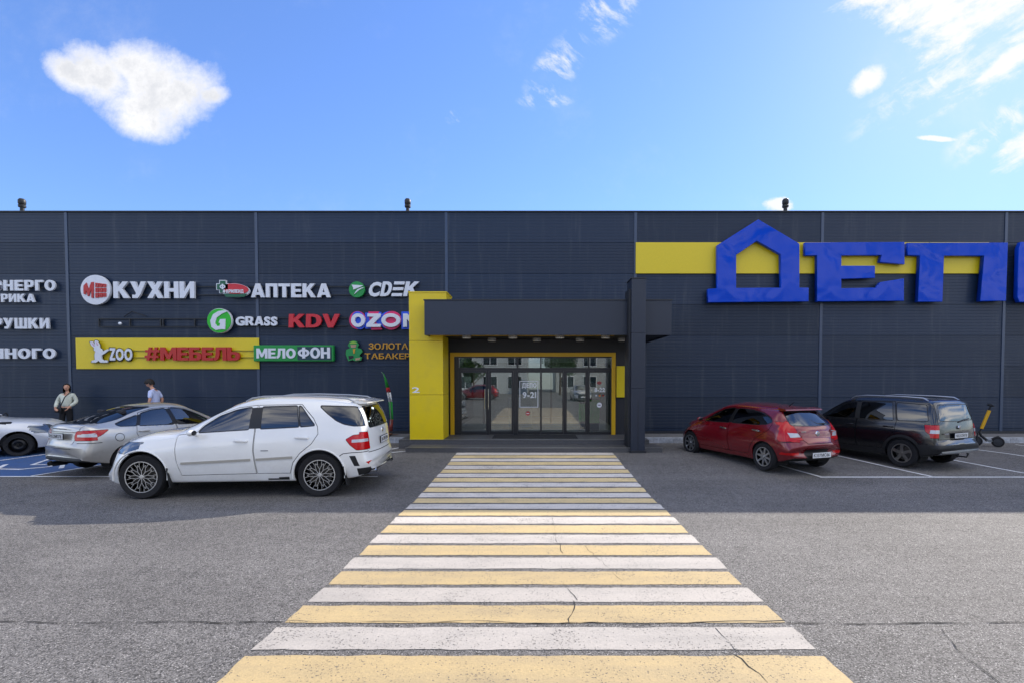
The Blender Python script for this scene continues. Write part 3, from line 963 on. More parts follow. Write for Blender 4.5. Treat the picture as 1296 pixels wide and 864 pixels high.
def door(a, b, fw=0.055, bottom=0.11, name='entrance_door', handle=None, ydelta=0.0):
    x0, x1 = dx_(a), dx_(b)
    z0, z1 = PLAT_Z + 0.01, gzt - 0.072
    d_ = MB()
    yy0, yy1 = DY - 0.024 + ydelta, DY + 0.03 + ydelta
    d_.box(x0 + .003, x0 + fw, yy0, yy1, z0, z1); d_.box(x1 - fw, x1 - .003, yy0, yy1, z0, z1)
    d_.box(x0 + fw, x1 - fw, yy0 + .001, yy1 - .001, z0, z0 + bottom); d_.box(x0 + fw, x1 - fw, yy0 + .001, yy1 - .001, z1 - 0.06, z1)
    o = d_.build(name, M_ALU, bld)
    MB().box(x0 + fw, x1 - fw, DY + ydelta, DY + .012 + ydelta, z0 + bottom, z1 - .06).build('door_pane', M_GLASS, o)
    if handle:
        hx = dx_(handle)
        MB().tube([(hx, yy0 - .06, z0 + .75), (hx, yy0 - .06, z0 + 1.35)], 0.014, 8).box(hx - .008, hx + .008, yy0 - .06, yy0, z0 + .8, z0 + .82).box(
            hx - .008, hx + .008, yy0 - .06, yy0, z0 + 1.28, z0 + 1.3).build('door_handle', mat('steel', '#b8babc', 0.25, metal=1.0), o, smooth=True)
    return o


MB().box(dx_(581), dx_(583.5), DY - .02, DY + .04, PLAT_Z, gzt - .071).build('mullion', M_ALU, bld)
door(583.5, 616, 0.02, 0.09, handle=614)
MB().box(dx_(616), dx_(619), DY - .03, DY + .044, PLAT_Z, gzt - .071).build('mullion', M_ALU, bld)
door(619, 650, 0.06, 0.09, handle=618.5)
MB().box(dx_(650), dx_(655), DY - .02, DY + .044, PLAT_Z, gzt - .071).build('mullion', M_ALU, bld)
door(655, 684.5, 0.025, 0.09)
door(684.5, 713, 0.03, 0.07)
door(713, 745, 0.1, 0.07)
door(745, 774, 0.03, 0.07)

# ---- lobby seen through the glass
M_LOB = mat('lobby_wall', '#8c8f90', 0.7, grain=0.15)
MB().box(-2.75, 2.8, DY + .2, 21.0, 0.1, PLAT_Z - 0.003).build('lobby_floor', mat('lobby_tiles', '#77736c', 0.35, grain=0.2, gscale=5), bld)
MB().box(-2.75, 2.8, DY + .2, 21.0, 3.0, 3.06).build('lobby_ceiling', mat('lobby_ceiling', '#55575a', 0.8), bld)
MB().box(-2.75, 2.8, 21.0, 21.1, 0.3, 3.06).build('lobby_wall', M_LOB, bld)
MB().box(-2.8, -2.75, DY + .2, 21.0, 0.3, 3.06).build('lobby_wall', M_LOB, bld)
MB().box(2.8, 2.85, DY + .2, 21.0, 0.3, 3.06).build('lobby_wall', M_LOB, bld)
for k, (px, py) in enumerate(((610, 0), (700, 0), (750, 0))):
    for Y in (16.2, 18.4):
        x = (px - 677) / 614 * 16.5
        MB().box(x - .1, x + .1, Y, Y + 1.1, 2.96, 2.998).build('lobby_light', mat('lit_tube_panel', '#ffffff', 0.5, emit='#f3f6ff', estr=6.0), bld)
# inner partition of the lobby
for x in (-1.9, -0.6, 0.6, 1.9):
    MB().box(x - .04, x + .04, 18.0, 18.1, PLAT_Z, 3.0).build('inner_door_frame', M_ALU, bld)
MB().box(-2.7, 2.7, 18.0, 18.1, 2.45, 2.6).build('inner_door_frame', M_ALU, bld)
# green bins
for px, Y, s_, lb in ((738.5, 16.2, 0.8, 'small green bin behind the glass of the sliding door'), (751, 15.6, 1.0, 'green bin behind the right-hand glass pane of the entrance')):
    p = at(px, 520, Y)
    e_ = empty('litter_bin', (p.x, Y, PLAT_Z), lb, 'bin')
    MB().box(p.x - .18 * s_, p.x + .18 * s_, Y - .15, Y + .15, PLAT_Z + 0.25, PLAT_Z + 0.25 + .75 * s_, .02).build('bin_body', mat('green_plastic', '#22c830', 0.5), e_)
    MB().box(p.x - .19 * s_, p.x + .19 * s_, Y - .16, Y + .16, PLAT_Z + 0.25 + .752 * s_, PLAT_Z + .3 + .75 * s_, .01).build('lid', mat('dark_plastic', '#1a1c1c', 0.5), e_)
    MB().box(p.x - .16 * s_, p.x + .16 * s_, Y - .13, Y + .13, PLAT_Z, PLAT_Z + .249, .01).build('bin_base', mat('dark_plastic', '#1a1c1c', 0.5), e_)
# door mat, closers and posters inside
MB().box(-1.2, 1.2, 13.5, 14.35, PLAT_Z + .001, PLAT_Z + .014, .003).build('door_mat', mat('mat_rubber', '#222326', .95, grain=.3, gscale=60), bld)
for px, Y, y0, y1, c in ((752, 15.3, 470, 484, '#8fa9b5'), (733, 16.6, 474, 492, '#b9c2c4'), (590, 17.2, 476, 500, '#a7b0b2'), (665, 17.4, 500, 530, '#9aa3a4')):
    a, b = at(px - 6, y1, Y), at(px + 6, y0, Y)
    o = MB().box(a.x, b.x, Y, Y + .02, a.z, b.z, .003).build('poster', mat('poster_' + c[1:], c, .6, grain=.35, gscale=7))
    tag(o, 'pale poster hanging in the lobby behind the glass at ' + {752: 'the far right pane', 733: 'the sliding door', 590: 'the far left door', 665: 'the hours sticker'}[px], 'poster', 'posters inside the lobby')
# white counter inside
ct = MB().box(-0.9, -0.1, 16.6, 17.0, PLAT_Z, 1.35, .01).build('service_counter', mat('white_laminate', '#c9ccce', 0.4))
tag(ct, 'pale counter in the lobby behind the glass doors', 'counter')

# ---- stickers and a painted reflection on the glass
M_STK = mat('white_sticker', '#e8eaec', 0.5)
def glass_sign(name, label):
    o = bpy.data.objects.new(name, None); COL.objects.link(o); o.location = (0, DY - .03, 1.5)
    return tag(o, label, 'sticker')
def tl(text, x0, x1, y0, y1, par, m_=None, bold=.03, d_=0.003, Y=DY - 0.026, **k):
    a, b = at(x0, y1, Y), at(x1, y0, Y)
    return lettering(text, a.x, b.x, a.z, b.z, Y, d_, m_ or M_STK, par, bold, **k)
s1 = glass_sign('opening_hours', 'white outlined opening hours 9-21 sticker on the middle glass door')
tl('ДЕПО', 660.5, 679, 484, 490, s1)
tl('9-21', 661.5, 678.5, 495, 503, s1)
a, b = at(657.5, 515, DY - .026), at(681.2, 481.5, DY - .026)
shape2d('sticker_outline', [[(a.x, a.z), (b.x, a.z), (b.x, b.z), (a.x, b.z)], [(a.x + .02, a.z + .02), (b.x - .02, a.z + .02), (b.x - .02, b.z - .02), (a.x + .02, b.z - .02)]],
        DY - .028, .003, M_STK, s1)
s2 = glass_sign('opening_hours', 'white opening hours 8-22 sticker with coloured dots on the right glass pane')
tl('8-22', 752.5, 765.5, 490, 495.5, s2)
for px, c in ((754.5, '#d8dadd'), (759, '#d87f28'), (763.5, '#a03a32')):
    p = at(px, 500, DY - .026)
    shape2d('dot', [ell(p.x, p.z, .028, .028, 12)], DY - .028, .003, mat('dot_' + c[1:], c, 0.5), s2)
p = at(758.5, 484, DY - .026)
shape2d('logo_patch', [ell(p.x, p.z, .07, .05, 12)], DY - .028, .003, mat('dusty_pink', '#9c4a48', 0.5), s2)
s3 = glass_sign('round_sticker', 'white round sign sticker low on the right glass pane')
p = at(758.5, 512, DY - .026)
shape2d('disc', [ell(p.x, p.z, .075, .075, 16)], DY - .028, .003, M_STK, s3)
shape2d('bar', [[(p.x - .04, p.z - .012), (p.x + .04, p.z - .012), (p.x + .04, p.z + .012), (p.x - .04, p.z + .012)]], DY - .031, .003, mat('sign_black', '#202020', .6), s3)
s4 = glass_sign('no_entry_sticker', 'small red round prohibition sticker on the middle glass door')
p = at(668, 522.5, DY - .026)
shape2d('disc', [ell(p.x, p.z, .065, .065, 16)], DY - .028, .003, mat('sign_red', '#b52b2b', .5), s4)
shape2d('bar', [[(p.x - .04, p.z - .012), (p.x + .04, p.z - .012), (p.x + .04, p.z + .012), (p.x - .04, p.z + .012)]], DY - .031, .003, M_STK, s4)
s5 = glass_sign('number_mark', 'dark reflected 88 painted on the leftmost glass door')
tl('88', 594, 602, 490.5, 496, s5, mat('reflected_navy', '#1d2638', .5))  # reflected lettering in the pane, modelled as thin dark letters

# ================================================================== signs on the wall
SY = WALL_Y - 0.03
M_SW = mat('white_sign_face', '#d6dae2', 0.35, spec=0.5, grain=.04, gscale=6)
M_SR = mat('red_sign_face', '#b31a12', 0.35)
M_SRC = mat('crimson_sign_face', '#c41f2c', 0.35)
M_SG = mat('green_sign_face', '#0f8a3a', 0.35)
M_SG2 = mat('bright_green_sign_face', '#17b417', 0.35)
M_GOLD = mat('gold_sign_face', '#c8921c', 0.4)
M_BLK = mat('black_edge', '#15161a', 0.5)
M_PINK = mat('magenta_sign_face', '#d42463', 0.4)
M_BLU2 = mat('cobalt_sign_face', '#1d4fd0', 0.4)
M_RAIL = mat('black_rail', '#16181d', 0.5)
YB = mat('yellow_sign_board', '#dec51e', 0.4, grain=.03)
GRP = 'shop signs on the left wall'


def sign(label, name='shop_sign', px=100, py=400):
    o = bpy.data.objects.new(name, None); COL.objects.link(o); o.location = at(px, py, SY)
    return tag(o, label, 'sign')


def txt(text, x0, x1, y0, y1, par, m_, depth=0.09, off=0.06, bold=.035, back=True, **k):
    """channel letters held off the wall: pixel box -> place on the wall"""
    depth *= .55
    Y = SY - off
    Yf = Y - depth
    a, b = at(x0, y1, Yf), at(x1, y0, Yf)
    ls = lettering(text, a.x, b.x, a.z, b.z, Y, depth, m_, par, bold, **k)
    return ls


def rails(x0, x1, ya, yb, par):
    for y in (ya, yb):
        a, b = at(x0, y, SY - .03), at(x1, y, SY - .03)
        MB().box(a.x, b.x, SY - .045, SY - .012, a.z - .013, a.z + .013).build('mounting_rail', M_RAIL, par)


def disc(px, py, rpx, par, m_, Yf, d_=0.1, name='disc', n=36):
    p = at(px, py, Yf); q_ = at(px + rpx, py, Yf)
    r_ = q_.x - p.x
    return shape2d(name, [ell(p.x, p.z, r_, r_, n)], Yf + d_ / 2, d_, m_, par, bevel=.006)


def poly(pts, par, m_, Yf, d_=0.03, name='emblem', holes=()):
    P = [[(at(x, y, Yf).x, at(x, y, Yf).z) for x, y in lp] for lp in [pts] + list(holes)]
    return shape2d(name, P, Yf + d_ / 2, d_, m_, par)


def board(x0, x1, y0, y1, par, m_, Yf, d_, name='sign_board', bev=.006):
    a, b = at(x0, y1, Yf), at(x1, y0, Yf)
    return MB().box(a.x, b.x, Yf, Yf + d_, a.z, b.z, bev).build(name, m_, par)


s = sign('white letters reading ЭНЕРГО over smaller ТРИКА at the left edge', px=30, py=365)
txt('ЭНЕРГО', -12, 69.5, 354.5, 368, s, M_SW); txt('ЭЛЕКТРИКА', -52, 43.5, 372, 382.5, s, M_SW, bold=.03)
rails(-50, 60, 358, 364, s)
s = sign('white letters reading РУШКИ in the middle row at the left edge', px=30, py=409)
txt('ИГРУШКИ', -33, 61.5, 402.5, 416, s, M_SW, bold=.05); rails(-30, 58, 406, 413, s)
s = sign('white letters reading ННОГО in the lowest row at the left edge', px=30, py=447)
txt('ННОГО', -10, 69.5, 440.5, 453.5, s, M_SW, bold=.045); rails(-30, 66, 444, 450, s)

s = sign('white round emblem with red letters beside large white letters КУХНИ', px=170, py=367)
disc(120.5, 367, 18.5, s, M_SW, SY - .15, .09, 'round_emblem')
Yf = SY - .175
poly([(105.5, 362), (109, 358), (112, 367), (115, 357.5), (118, 357), (118, 377.5), (115.5, 377), (115.3, 366), (112.5, 375), (111, 375), (108.5, 367), (108.3, 373), (105.5, 372)], s, M_SR, Yf, .03)
for k, (ya, yb) in enumerate(((358, 363.5), (364.5, 370), (371, 377))):
    sl = (k - 1) * 1.5
    for j in range(3):
        xa = 120.5 + j * 4.7
        poly([(xa, ya + (.6 * j if k == 0 else 0)), (xa + 4, ya + (.6 * j + .6 if k == 0 else 0)), (xa + 4, yb - (.6 * j if k == 2 else 0)), (xa, yb - (.6 * j if k == 2 else 0))],
             s, M_SR, Yf, .03, holes=[[(xa + 1.4, (ya + yb) / 2 + .4), (xa + 2.8, (ya + yb) / 2 + .4), (xa + 2.8, (ya + yb) / 2 - .6), (xa + 1.4, (ya + yb) / 2 - .6)]])
txt('КУХНИ', 143.5, 245.5, 356.5, 377.5, s, M_SW, .14, .06, bold=.06, gap=.05); rails(138, 300, 363, 373.5, s)

s = sign('pharmacy sign with green cross, red oval and white letters АПТЕКА', px=345, py=368)
Yf = SY - .2
cxp, cyp = 281.5, 363
cr = []
for dx, dy in ((-3.2, -7.5), (3.2, -7.5), (3.2, -3.2), (7, -3.2), (7, 3.2), (3.2, 3.2), (3.2, 7.5), (-3.2, 7.5), (-3.2, 3.2), (-7, 3.2), (-7, -3.2), (-3.2, -3.2)):
    cr.append((cxp + dx, cyp + dy))
poly([(x + (.9 if x > cxp else -.9), y + (.9 if y > cyp else -.9)) for x, y in cr], s, M_SW, Yf + .01, .08)
poly(cr, s, mat('dark_green_face', '#0b5a3c', .4), Yf - .02, .03)
txt('Ф', 278, 285, 359.5, 366.5, s, M_SW, .02, .222, bold=.05)
poly([(x, y) for x, y in ell(297, 367.5, 18.5, 8.6, 32, rot=4)], s, M_SW, Yf + .012, .07, 'oval')
poly([(x, y) for x, y in ell(297, 365.8, 17, 6.6, 32, rot=4)], s, M_SRC, Yf - .02, .03, 'oval')
poly([(283, 372), (312, 372), (309, 376), (286, 376)], s, mat('dark_green_face', '#0b5a3c', .4), Yf - .02, .03)
txt('ФАРМЛЕНД', 282, 308, 366.5, 371, s, M_SW, .02, .222, bold=.03)
txt('АПТЕКА', 317.5, 418, 359, 376.5, s, M_SW, .12, .06, bold=.045, gap=.06); rails(312, 440, 363, 373.5, s)

s = sign('green round emblem with white arrow beside slanted white letters CDEK', px=490, py=367)
disc(451.5, 366.5, 9.8, s, M_SG, SY - .14, .08, 'round_emblem')
poly([(445, 360.5), (460, 361.5), (453, 364.5), (446.8, 366.8), (447, 364.5)], s, M_SW, SY - .165, .03)
poly([(447.5, 373), (451.8, 367), (456.5, 364.6), (461, 363.7), (455, 366.8), (450, 371)], s, M_SW, SY - .165, .03)
E0 = 465
txt('CD', 465, 493.5, 356.5, 375, s, M_SW, .1, .06, bold=.05, shear=0.22, gap=.06)
for ya, yb in ((356.5, 360.2), (363.8, 367.4), (371.3, 375)):
    sh = (375 - (ya + yb) / 2) * .22
    poly([(495.5 + sh, ya), (508.5 + sh, ya), (507.7 + sh, yb), (494.7 + sh, yb)], s, M_SW, SY - .16, .1, 'letter')
txt('К', 510, 527.5, 356.5, 375, s, M_SW, .1, .06, bold=.05, shear=0.22)
rails(440, 530, 363, 373.5, s)

s = sign('empty black mounting frame with a small white lamp on the dark wall', 'mounting_frame', 180, 408)
rails(124.5, 262, 403.5, 413.5, s)
for px in (125, 164, 203, 206, 246):
    a, b = at(px, 413.5, SY - .03), at(px + 1.3, 403.5, SY - .03)
    MB().box(a.x, b.x, SY - .05, SY - .014, a.z, b.z).build('mounting_post', M_RAIL, s)
a, b, c_ = at(158, 401, SY), at(168, 394.5, SY), at(186, 400.5, SY)
MB().tube([(a.x, SY - .03, a.z), (b.x, SY - .03, b.z), (c_.x, SY - .03, c_.z)], .012, 6).build('loose_cable', M_RAIL, s)
p = at(152, 409.5, SY - .07)
MB().ball((p.x, SY - .07, p.z), .05, .05, .05).build('lamp_globe', mat('lamp_white', '#e9eef5', .3), s, smooth=True)

s = sign('bright green disc with white G beside white letters GRASS', px=305, py=406)
disc(277.5, 406, 15.3, s, M_SW, SY - .17, .11, 'round_emblem')
disc(277, 406, 14.8, s, M_SG2, SY - .195, .04, 'round_emblem')
outer = [(x, y) for x, y in ell(277.3, 406.5, 8.6, 11.3, 22, -35, -270, rot=0)]
gp = [(289, 393.5), (281, 397), (274, 402), (272, 409), (274.5, 413), (278, 412.5), (278.5, 409), (276.5, 408.5), (278.5, 404), (285, 403.8), (285, 417), (281, 416.5), (273, 417.8),
      (267.5, 414), (266, 406), (269.5, 398), (276, 394), (282, 393)]
poly(gp, s, M_SW, SY - .22, .03, 'letter')
txt('GRASS', 298, 350.5, 400.5, 412, s, M_SW, .1, .06, bold=.05, gap=.04); rails(294, 360, 402.5, 412.5, s)

s = sign('wide red letters KDV on the dark wall', px=395, py=406)
txt('KDV', 365, 429, 397.5, 414.5, s, M_SRC, .12, .06, bold=.06, gap=.03, shear=.05); rails(360, 440, 402.5, 412.5, s)

s = sign('white letters OZON with blue and magenta outlines partly behind the portal', px=490, py=405)
Y0 = SY - .11
for k, (x, r_) in enumerate(((452.5, 10.5), (494, 14.5))):
    poly([(a_, b_) for a_, b_ in ell(x, 405.3, r_, 11.3, 30)], s, M_BLU2 if k else M_PINK, Y0, .05, 'backing')
    poly([(a_, b_) for a_, b_ in ell(x + 1.5, 405.6, r_ - 2, 11.6, 30, rot=-20)], s, M_PINK if k else M_BLU2, Y0 - .003, .05, 'backing')
poly([(462, 396), (482, 395), (484, 401), (481, 416), (462, 416)], s, M_BLU2, Y0 + .004, .05, 'backing')
poly([(466, 394.5), (480, 394.5), (474, 406), (484, 417), (470, 417.5)], s, M_PINK, Y0 + .002, .05, 'backing')
poly([(508, 394.5), (530, 394.5), (530, 416.5), (508, 416.5)], s, M_BLU2, Y0 + .004, .05, 'backing')
def ringl(px, rx, ry, t_):
    poly([(a_, b_) for a_, b_ in ell(px, 405.3, rx, ry, 30)], s, M_SW, Y0 - .07, .07, 'letter', holes=[[(a_, b_) for a_, b_ in ell(px, 405.3, rx - t_ * 1.15, ry - t_, 30)]])
ringl(453, 8.8, 8.6, 4.2); ringl(494.5, 12, 8.6, 4.4)
poly([(465, 397), (481.5, 397), (481.5, 400.5), (472, 410), (481.5, 410), (481.5, 413.8), (463.5, 413.8), (463.5, 410.5), (473, 400.8), (465, 400.8)], s, M_SW, Y0 - .07, .07, 'letter')
poly([(510, 397), (515, 397), (523, 406), (523, 397), (528, 397), (528, 413.8), (523.5, 413.8), (515, 404), (515, 413.8), (510, 413.8)], s, M_SW, Y0 - .07, .07, 'letter')

# yellow board with the rabbit, ZOO and the furniture lettering
yb_ = sign('long yellow sign board carrying the rabbit and the red lettering', 'sign_board', 210, 447)
board(96.5, 327.5, 427.5, 466.5, yb_, YB, SY - .03, .03, 'board_face')
s = sign('white rabbit figure waving beside white letters ZOO on the yellow board', px=145, py=447)
Yr = SY - .16
rb = [(113.5, 432.5), (116.5, 432), (120.5, 437.5), (119.5, 432), (120.5, 430.6), (122.5, 431), (125.5, 436), (126, 440), (129, 442), (128.8, 444.5), (134.5, 442), (136.5, 441.5),
      (137, 443.2), (132, 447), (128.5, 449), (128.5, 453.5), (131, 455.5), (135.5, 455.5), (136, 458.3), (127, 458.3), (124.5, 456), (121.5, 458.3), (115.5, 458.3), (116, 455.8),
      (120, 455), (119.5, 449), (120.5, 444.5), (118.5, 442.5), (119, 439.8), (115.5, 437)]
poly([((x - 125) * 1.07 + 125, (y - 445) * 1.05 + 445) for x, y in rb], s, M_BLK, Yr + .03, .06, 'figure_backing')
poly(rb, s, M_SW, Yr, .035, 'figure')
poly([(115.5, 433.5), (117, 433.8), (120, 438), (118.5, 438)], s, mat('pale_pink', '#c79bb8', .5), Yr - .003, .006, 'ear')
poly([(121.3, 432.2), (122.5, 432.8), (124.3, 437), (122.6, 437)], s, mat('pale_pink', '#c79bb8', .5), Yr - .003, .006, 'ear')
txt('ZOO', 137.8, 168, 439, 457, s, M_BLK, .05, .05, bold=.038, gap=.02)
txt('ZOO', 138.8, 166.8, 440, 455.5, s, M_SW, .05, .1, bold=.035, gap=.08)
s = sign('red letters #МЕБЕЛЬ mounted on the yellow board', px=240, py=447)
txt('#МЕБЕЛЬ', 183, 303, 439, 455.8, s, M_SR, .1, .08, bold=.05, gap=.03)
for y in (443.5, 452):
    a, b = at(166, y, SY - .06), at(322, y, SY - .06)
    MB().box(a.x, b.x, SY - .06, SY - .033, a.z - .012, a.z + .012).build('mounting_rail', mat('yellow_rail', '#8f821c', .5), s)

s = sign('green rectangular sign reading МЕЛОФОН in white letters', px=370, py=446)
board(321, 422, 436.5, 456.8, s, M_SG, SY - .16, .12, 'sign_board', .02)
board(376.5, 419.5, 438.5, 455.2, s, mat('navy_sign_face', '#123a44', .4), SY - .168, .02, 'sign_panel', .002)
txt('МЕЛО', 324.5, 374, 440.5, 453, s, M_SW, .03, .165, bold=.04, gap=.05)
txt('ФОН', 377, 417.5, 439.3, 453, s, M_SW, .03, .172, bold=.06, gap=.04)

s = sign('green figure emblem beside two lines of thin gold letters', px=480, py=446)
# a plain small sitting figure in green clothes
Yg = SY - .13
fig = [(440, 437), (442.5, 432.5), (447, 431), (451.5, 432), (454, 436), (452, 440), (456.5, 441), (459, 444.5), (456, 448), (454.5, 450), (458, 452), (457, 455.5), (450.5, 456.5), (446, 455),
       (441, 456.5), (439, 452), (437.5, 448), (438, 442.5), (443, 440)]
poly([((x - 448) * 1.08 + 448, (y - 444) * 1.06 + 444) for x, y in fig], s, M_BLK, Yg + .03, .06, 'figure_backing')
poly(fig, s, mat('figure_green', '#1a8a45', .45), Yg, .035, 'figure')
poly([(442, 433.5), (447, 431.6), (452, 433.5), (450.5, 434.8), (443.5, 434.8)], s, mat('lime_face', '#7fae3a', .45), Yg - .01, .012, 'hat')
poly([(443.5, 436), (451, 436), (450, 439.5), (444.5, 439.5)], s, mat('skin_patch', '#a98a70', .5), Yg - .01, .012, 'face')
poly([(446.5, 441), (449.5, 441), (448.8, 447), (447.2, 447)], s, M_GOLD, Yg - .01, .012, 'tie')
poly([(441, 450), (447, 449.5), (447.5, 452.5), (441.5, 454.5)], s, M_BLK, Yg - .01, .012, 'lap')
poly([(449.5, 453), (456, 452), (455, 455), (450, 455.6)], s, mat('skin_patch', '#a98a70', .5), Yg - .01, .012, 'hand')
txt('ЗОЛОТАЯ', 466.5, 524, 434, 442, s, M_GOLD, .06, .06, bold=.015, gap=.08)
txt('ТАБАКЕРКА', 461.5, 537, 446.5, 454, s, M_GOLD, .06, .06, bold=.015, gap=.08)

# ---- the big blue letters on a yellow band
yb2 = sign('wide yellow band behind the giant blue letters', 'sign_board', 1000, 326)
for a_, b_ in ((804.5, 928), (928, 1052), (1052, 1176), (1176, 1252)):
    board(a_ + .1, b_ - .1, 307, 346.3, yb2, YB, SY - .04, .04, 'board_face', .003)
def blue():
    m_ = bpy.data.materials.new('glossy_blue_acrylic'); m_.use_nodes = True
    q = NG(m_.node_tree); b = m_.node_tree.nodes['Principled BSDF']
    b.inputs['Base Color'].default_value = lin('#0742bc')
    b.inputs['Roughness'].default_value = 0.10
    b.inputs['Specular IOR Level'].default_value = 0.2
    b.inputs['Coat Weight'].default_value = 0.0
    b.inputs['Coat Roughness'].default_value = 0.02
    co = q.n('ShaderNodeTexCoord').outputs['Object']
    bn = q.n('ShaderNodeBump'); bn.inputs['Distance'].default_value = 0.055; bn.inputs['Strength'].default_value = 1.0
    q.set(bn.inputs['Height'], q.noise(co, 1.1, 2.0, 0.4, 0.5))
    q.set(b.inputs['Normal'], bn.outputs[0]); q.set(b.inputs['Coat Normal'], bn.outputs[0])
    return m_
M_BLUEL = blue()
def zp(x, y): return (790 + x / 2.561, 260 + y / 2.56)
LF = SY - 0.22
D1 = [zp(*p) for p in [(303, 130), (435, 47), (567, 125), (567, 268), (597, 268), (597, 310), (273, 313), (273, 272), (303, 270)]]
D2 = [zp(*p) for p in [(362, 160), (430, 114), (508, 158), (510, 268), (362, 269)]]
E1 = [zp(*p) for p in [(588, 122), (908, 120), (908, 190), (830, 183), (836, 160), (703, 161), (703, 197), (812, 197), (812, 234), (703, 237), (703, 270), (818, 268), (832, 250), (906, 238), (906, 308), (626, 310), (626, 161), (588, 161)]]
P1 = [zp(*p) for p in [(920, 123), (1243, 122), (1237, 308), (1155, 309), (1168, 162), (1036, 162), (1031, 311), (953, 311), (960, 162), (920, 160)]]
O1 = [zp(*p) for p in [(1288, 120), (1560, 120), (1575, 140), (1575, 296), (1560, 312), (1282, 312), (1276, 296), (1280, 140)]]
O2 = [zp(*p) for p in [(1356, 162), (1500, 162), (1500, 270), (1352, 270)]]
names = ['giant blue house-shaped letter Д on the yellow band', 'giant blue letter Е between Д and П', 'giant blue letter П right of the letter Е', 'giant blue letter О cut by the right edge']
for (lp, hl), lb in zip(((D1, [D2]), (E1, []), (P1, []), (O1, [O2])), names):
    s = bpy.data.objects.new('blue_letter', None); COL.objects.link(s)
    cxx = sum(p[0] for p in lp) / len(lp)
    s.location = at(cxx, 345, LF); tag(s, lb, 'letter', 'giant blue letters')
    P = [[(at(x, y, LF).x, at(x, y, LF).z) for x, y in l_] for l_ in [lp] + hl]
    shape2d('letter_body', P, LF + .07, .14, M_BLUEL, s, bevel=.012)
# ================================================================== cars
def in_poly(x, y, poly_):
    c = False
    j = len(poly_) - 1
    for i in range(len(poly_)):
        xi, yi = poly_[i]; xj, yj = poly_[j]
        if (yi > y) != (yj > y) and x < (xj - xi) * (y - yi) / (yj - yi) + xi: c = not c
        j = i
    return c


def area(p):
    return 0.5 * sum(p[i][0] * p[(i + 1) % len(p)][1] - p[(i + 1) % len(p)][0] * p[i][1] for i in range(len(p)))


def grow(p, d_):
    """move every side of a polygon outwards"""
    if area(p) < 0: p = list(reversed(p))
    n = len(p); out = []
    for i in range(n):
        a, b, c = Vector(p[i - 1]), Vector(p[i]), Vector(p[(i + 1) % n])
        e1, e2 = (b - a).normalized(), (c - b).normalized()
        n1, n2 = Vector((e1.y, -e1.x)), Vector((e2.y, -e2.x))
        m_ = (n1 + n2)
        if m_.length < 1e-4: m_ = n1
        m_ = m_.normalized()
        k = min(2.0, 1.0 / max(0.3, m_.dot(n1)))
        out.append(tuple(b + m_ * d_ * k))
    return out


def rnd(p, r_, n=3):
    """round the corners of a polygon"""
    out = []
    N = len(p)
    for i in range(N):
        a, b, c = Vector(p[i - 1]), Vector(p[i]), Vector(p[(i + 1) % N])
        l = min((a - b).length, (c - b).length) * 0.45
        d_ = min(r_, l)
        p0, p1 = b + (a - b).normalized() * d_, b + (c - b).normalized() * d_
        for k in range(n + 1):
            t = k / n
            out.append(tuple(p0 * (1 - t) ** 2 + b * 2 * t * (1 - t) + p1 * t * t))
    return out


def strip(pts, w):
    """polyline to a list of thin quads"""
    out = []
    for a, b in zip(pts[:-1], pts[1:]):
        A, B = Vector(a), Vector(b)
        t = (B - A).normalized(); n_ = Vector((-t.y, t.x)) * w / 2
        A = A - t * w * 0.3; B = B + t * w * 0.3
        out.append([tuple(A + n_), tuple(A - n_), tuple(B - n_), tuple(B + n_)])
    return out


PROJ = {'side': (0, 2), 'rear': (1, 2), 'front': (1, 2), 'top': (0, 1)}


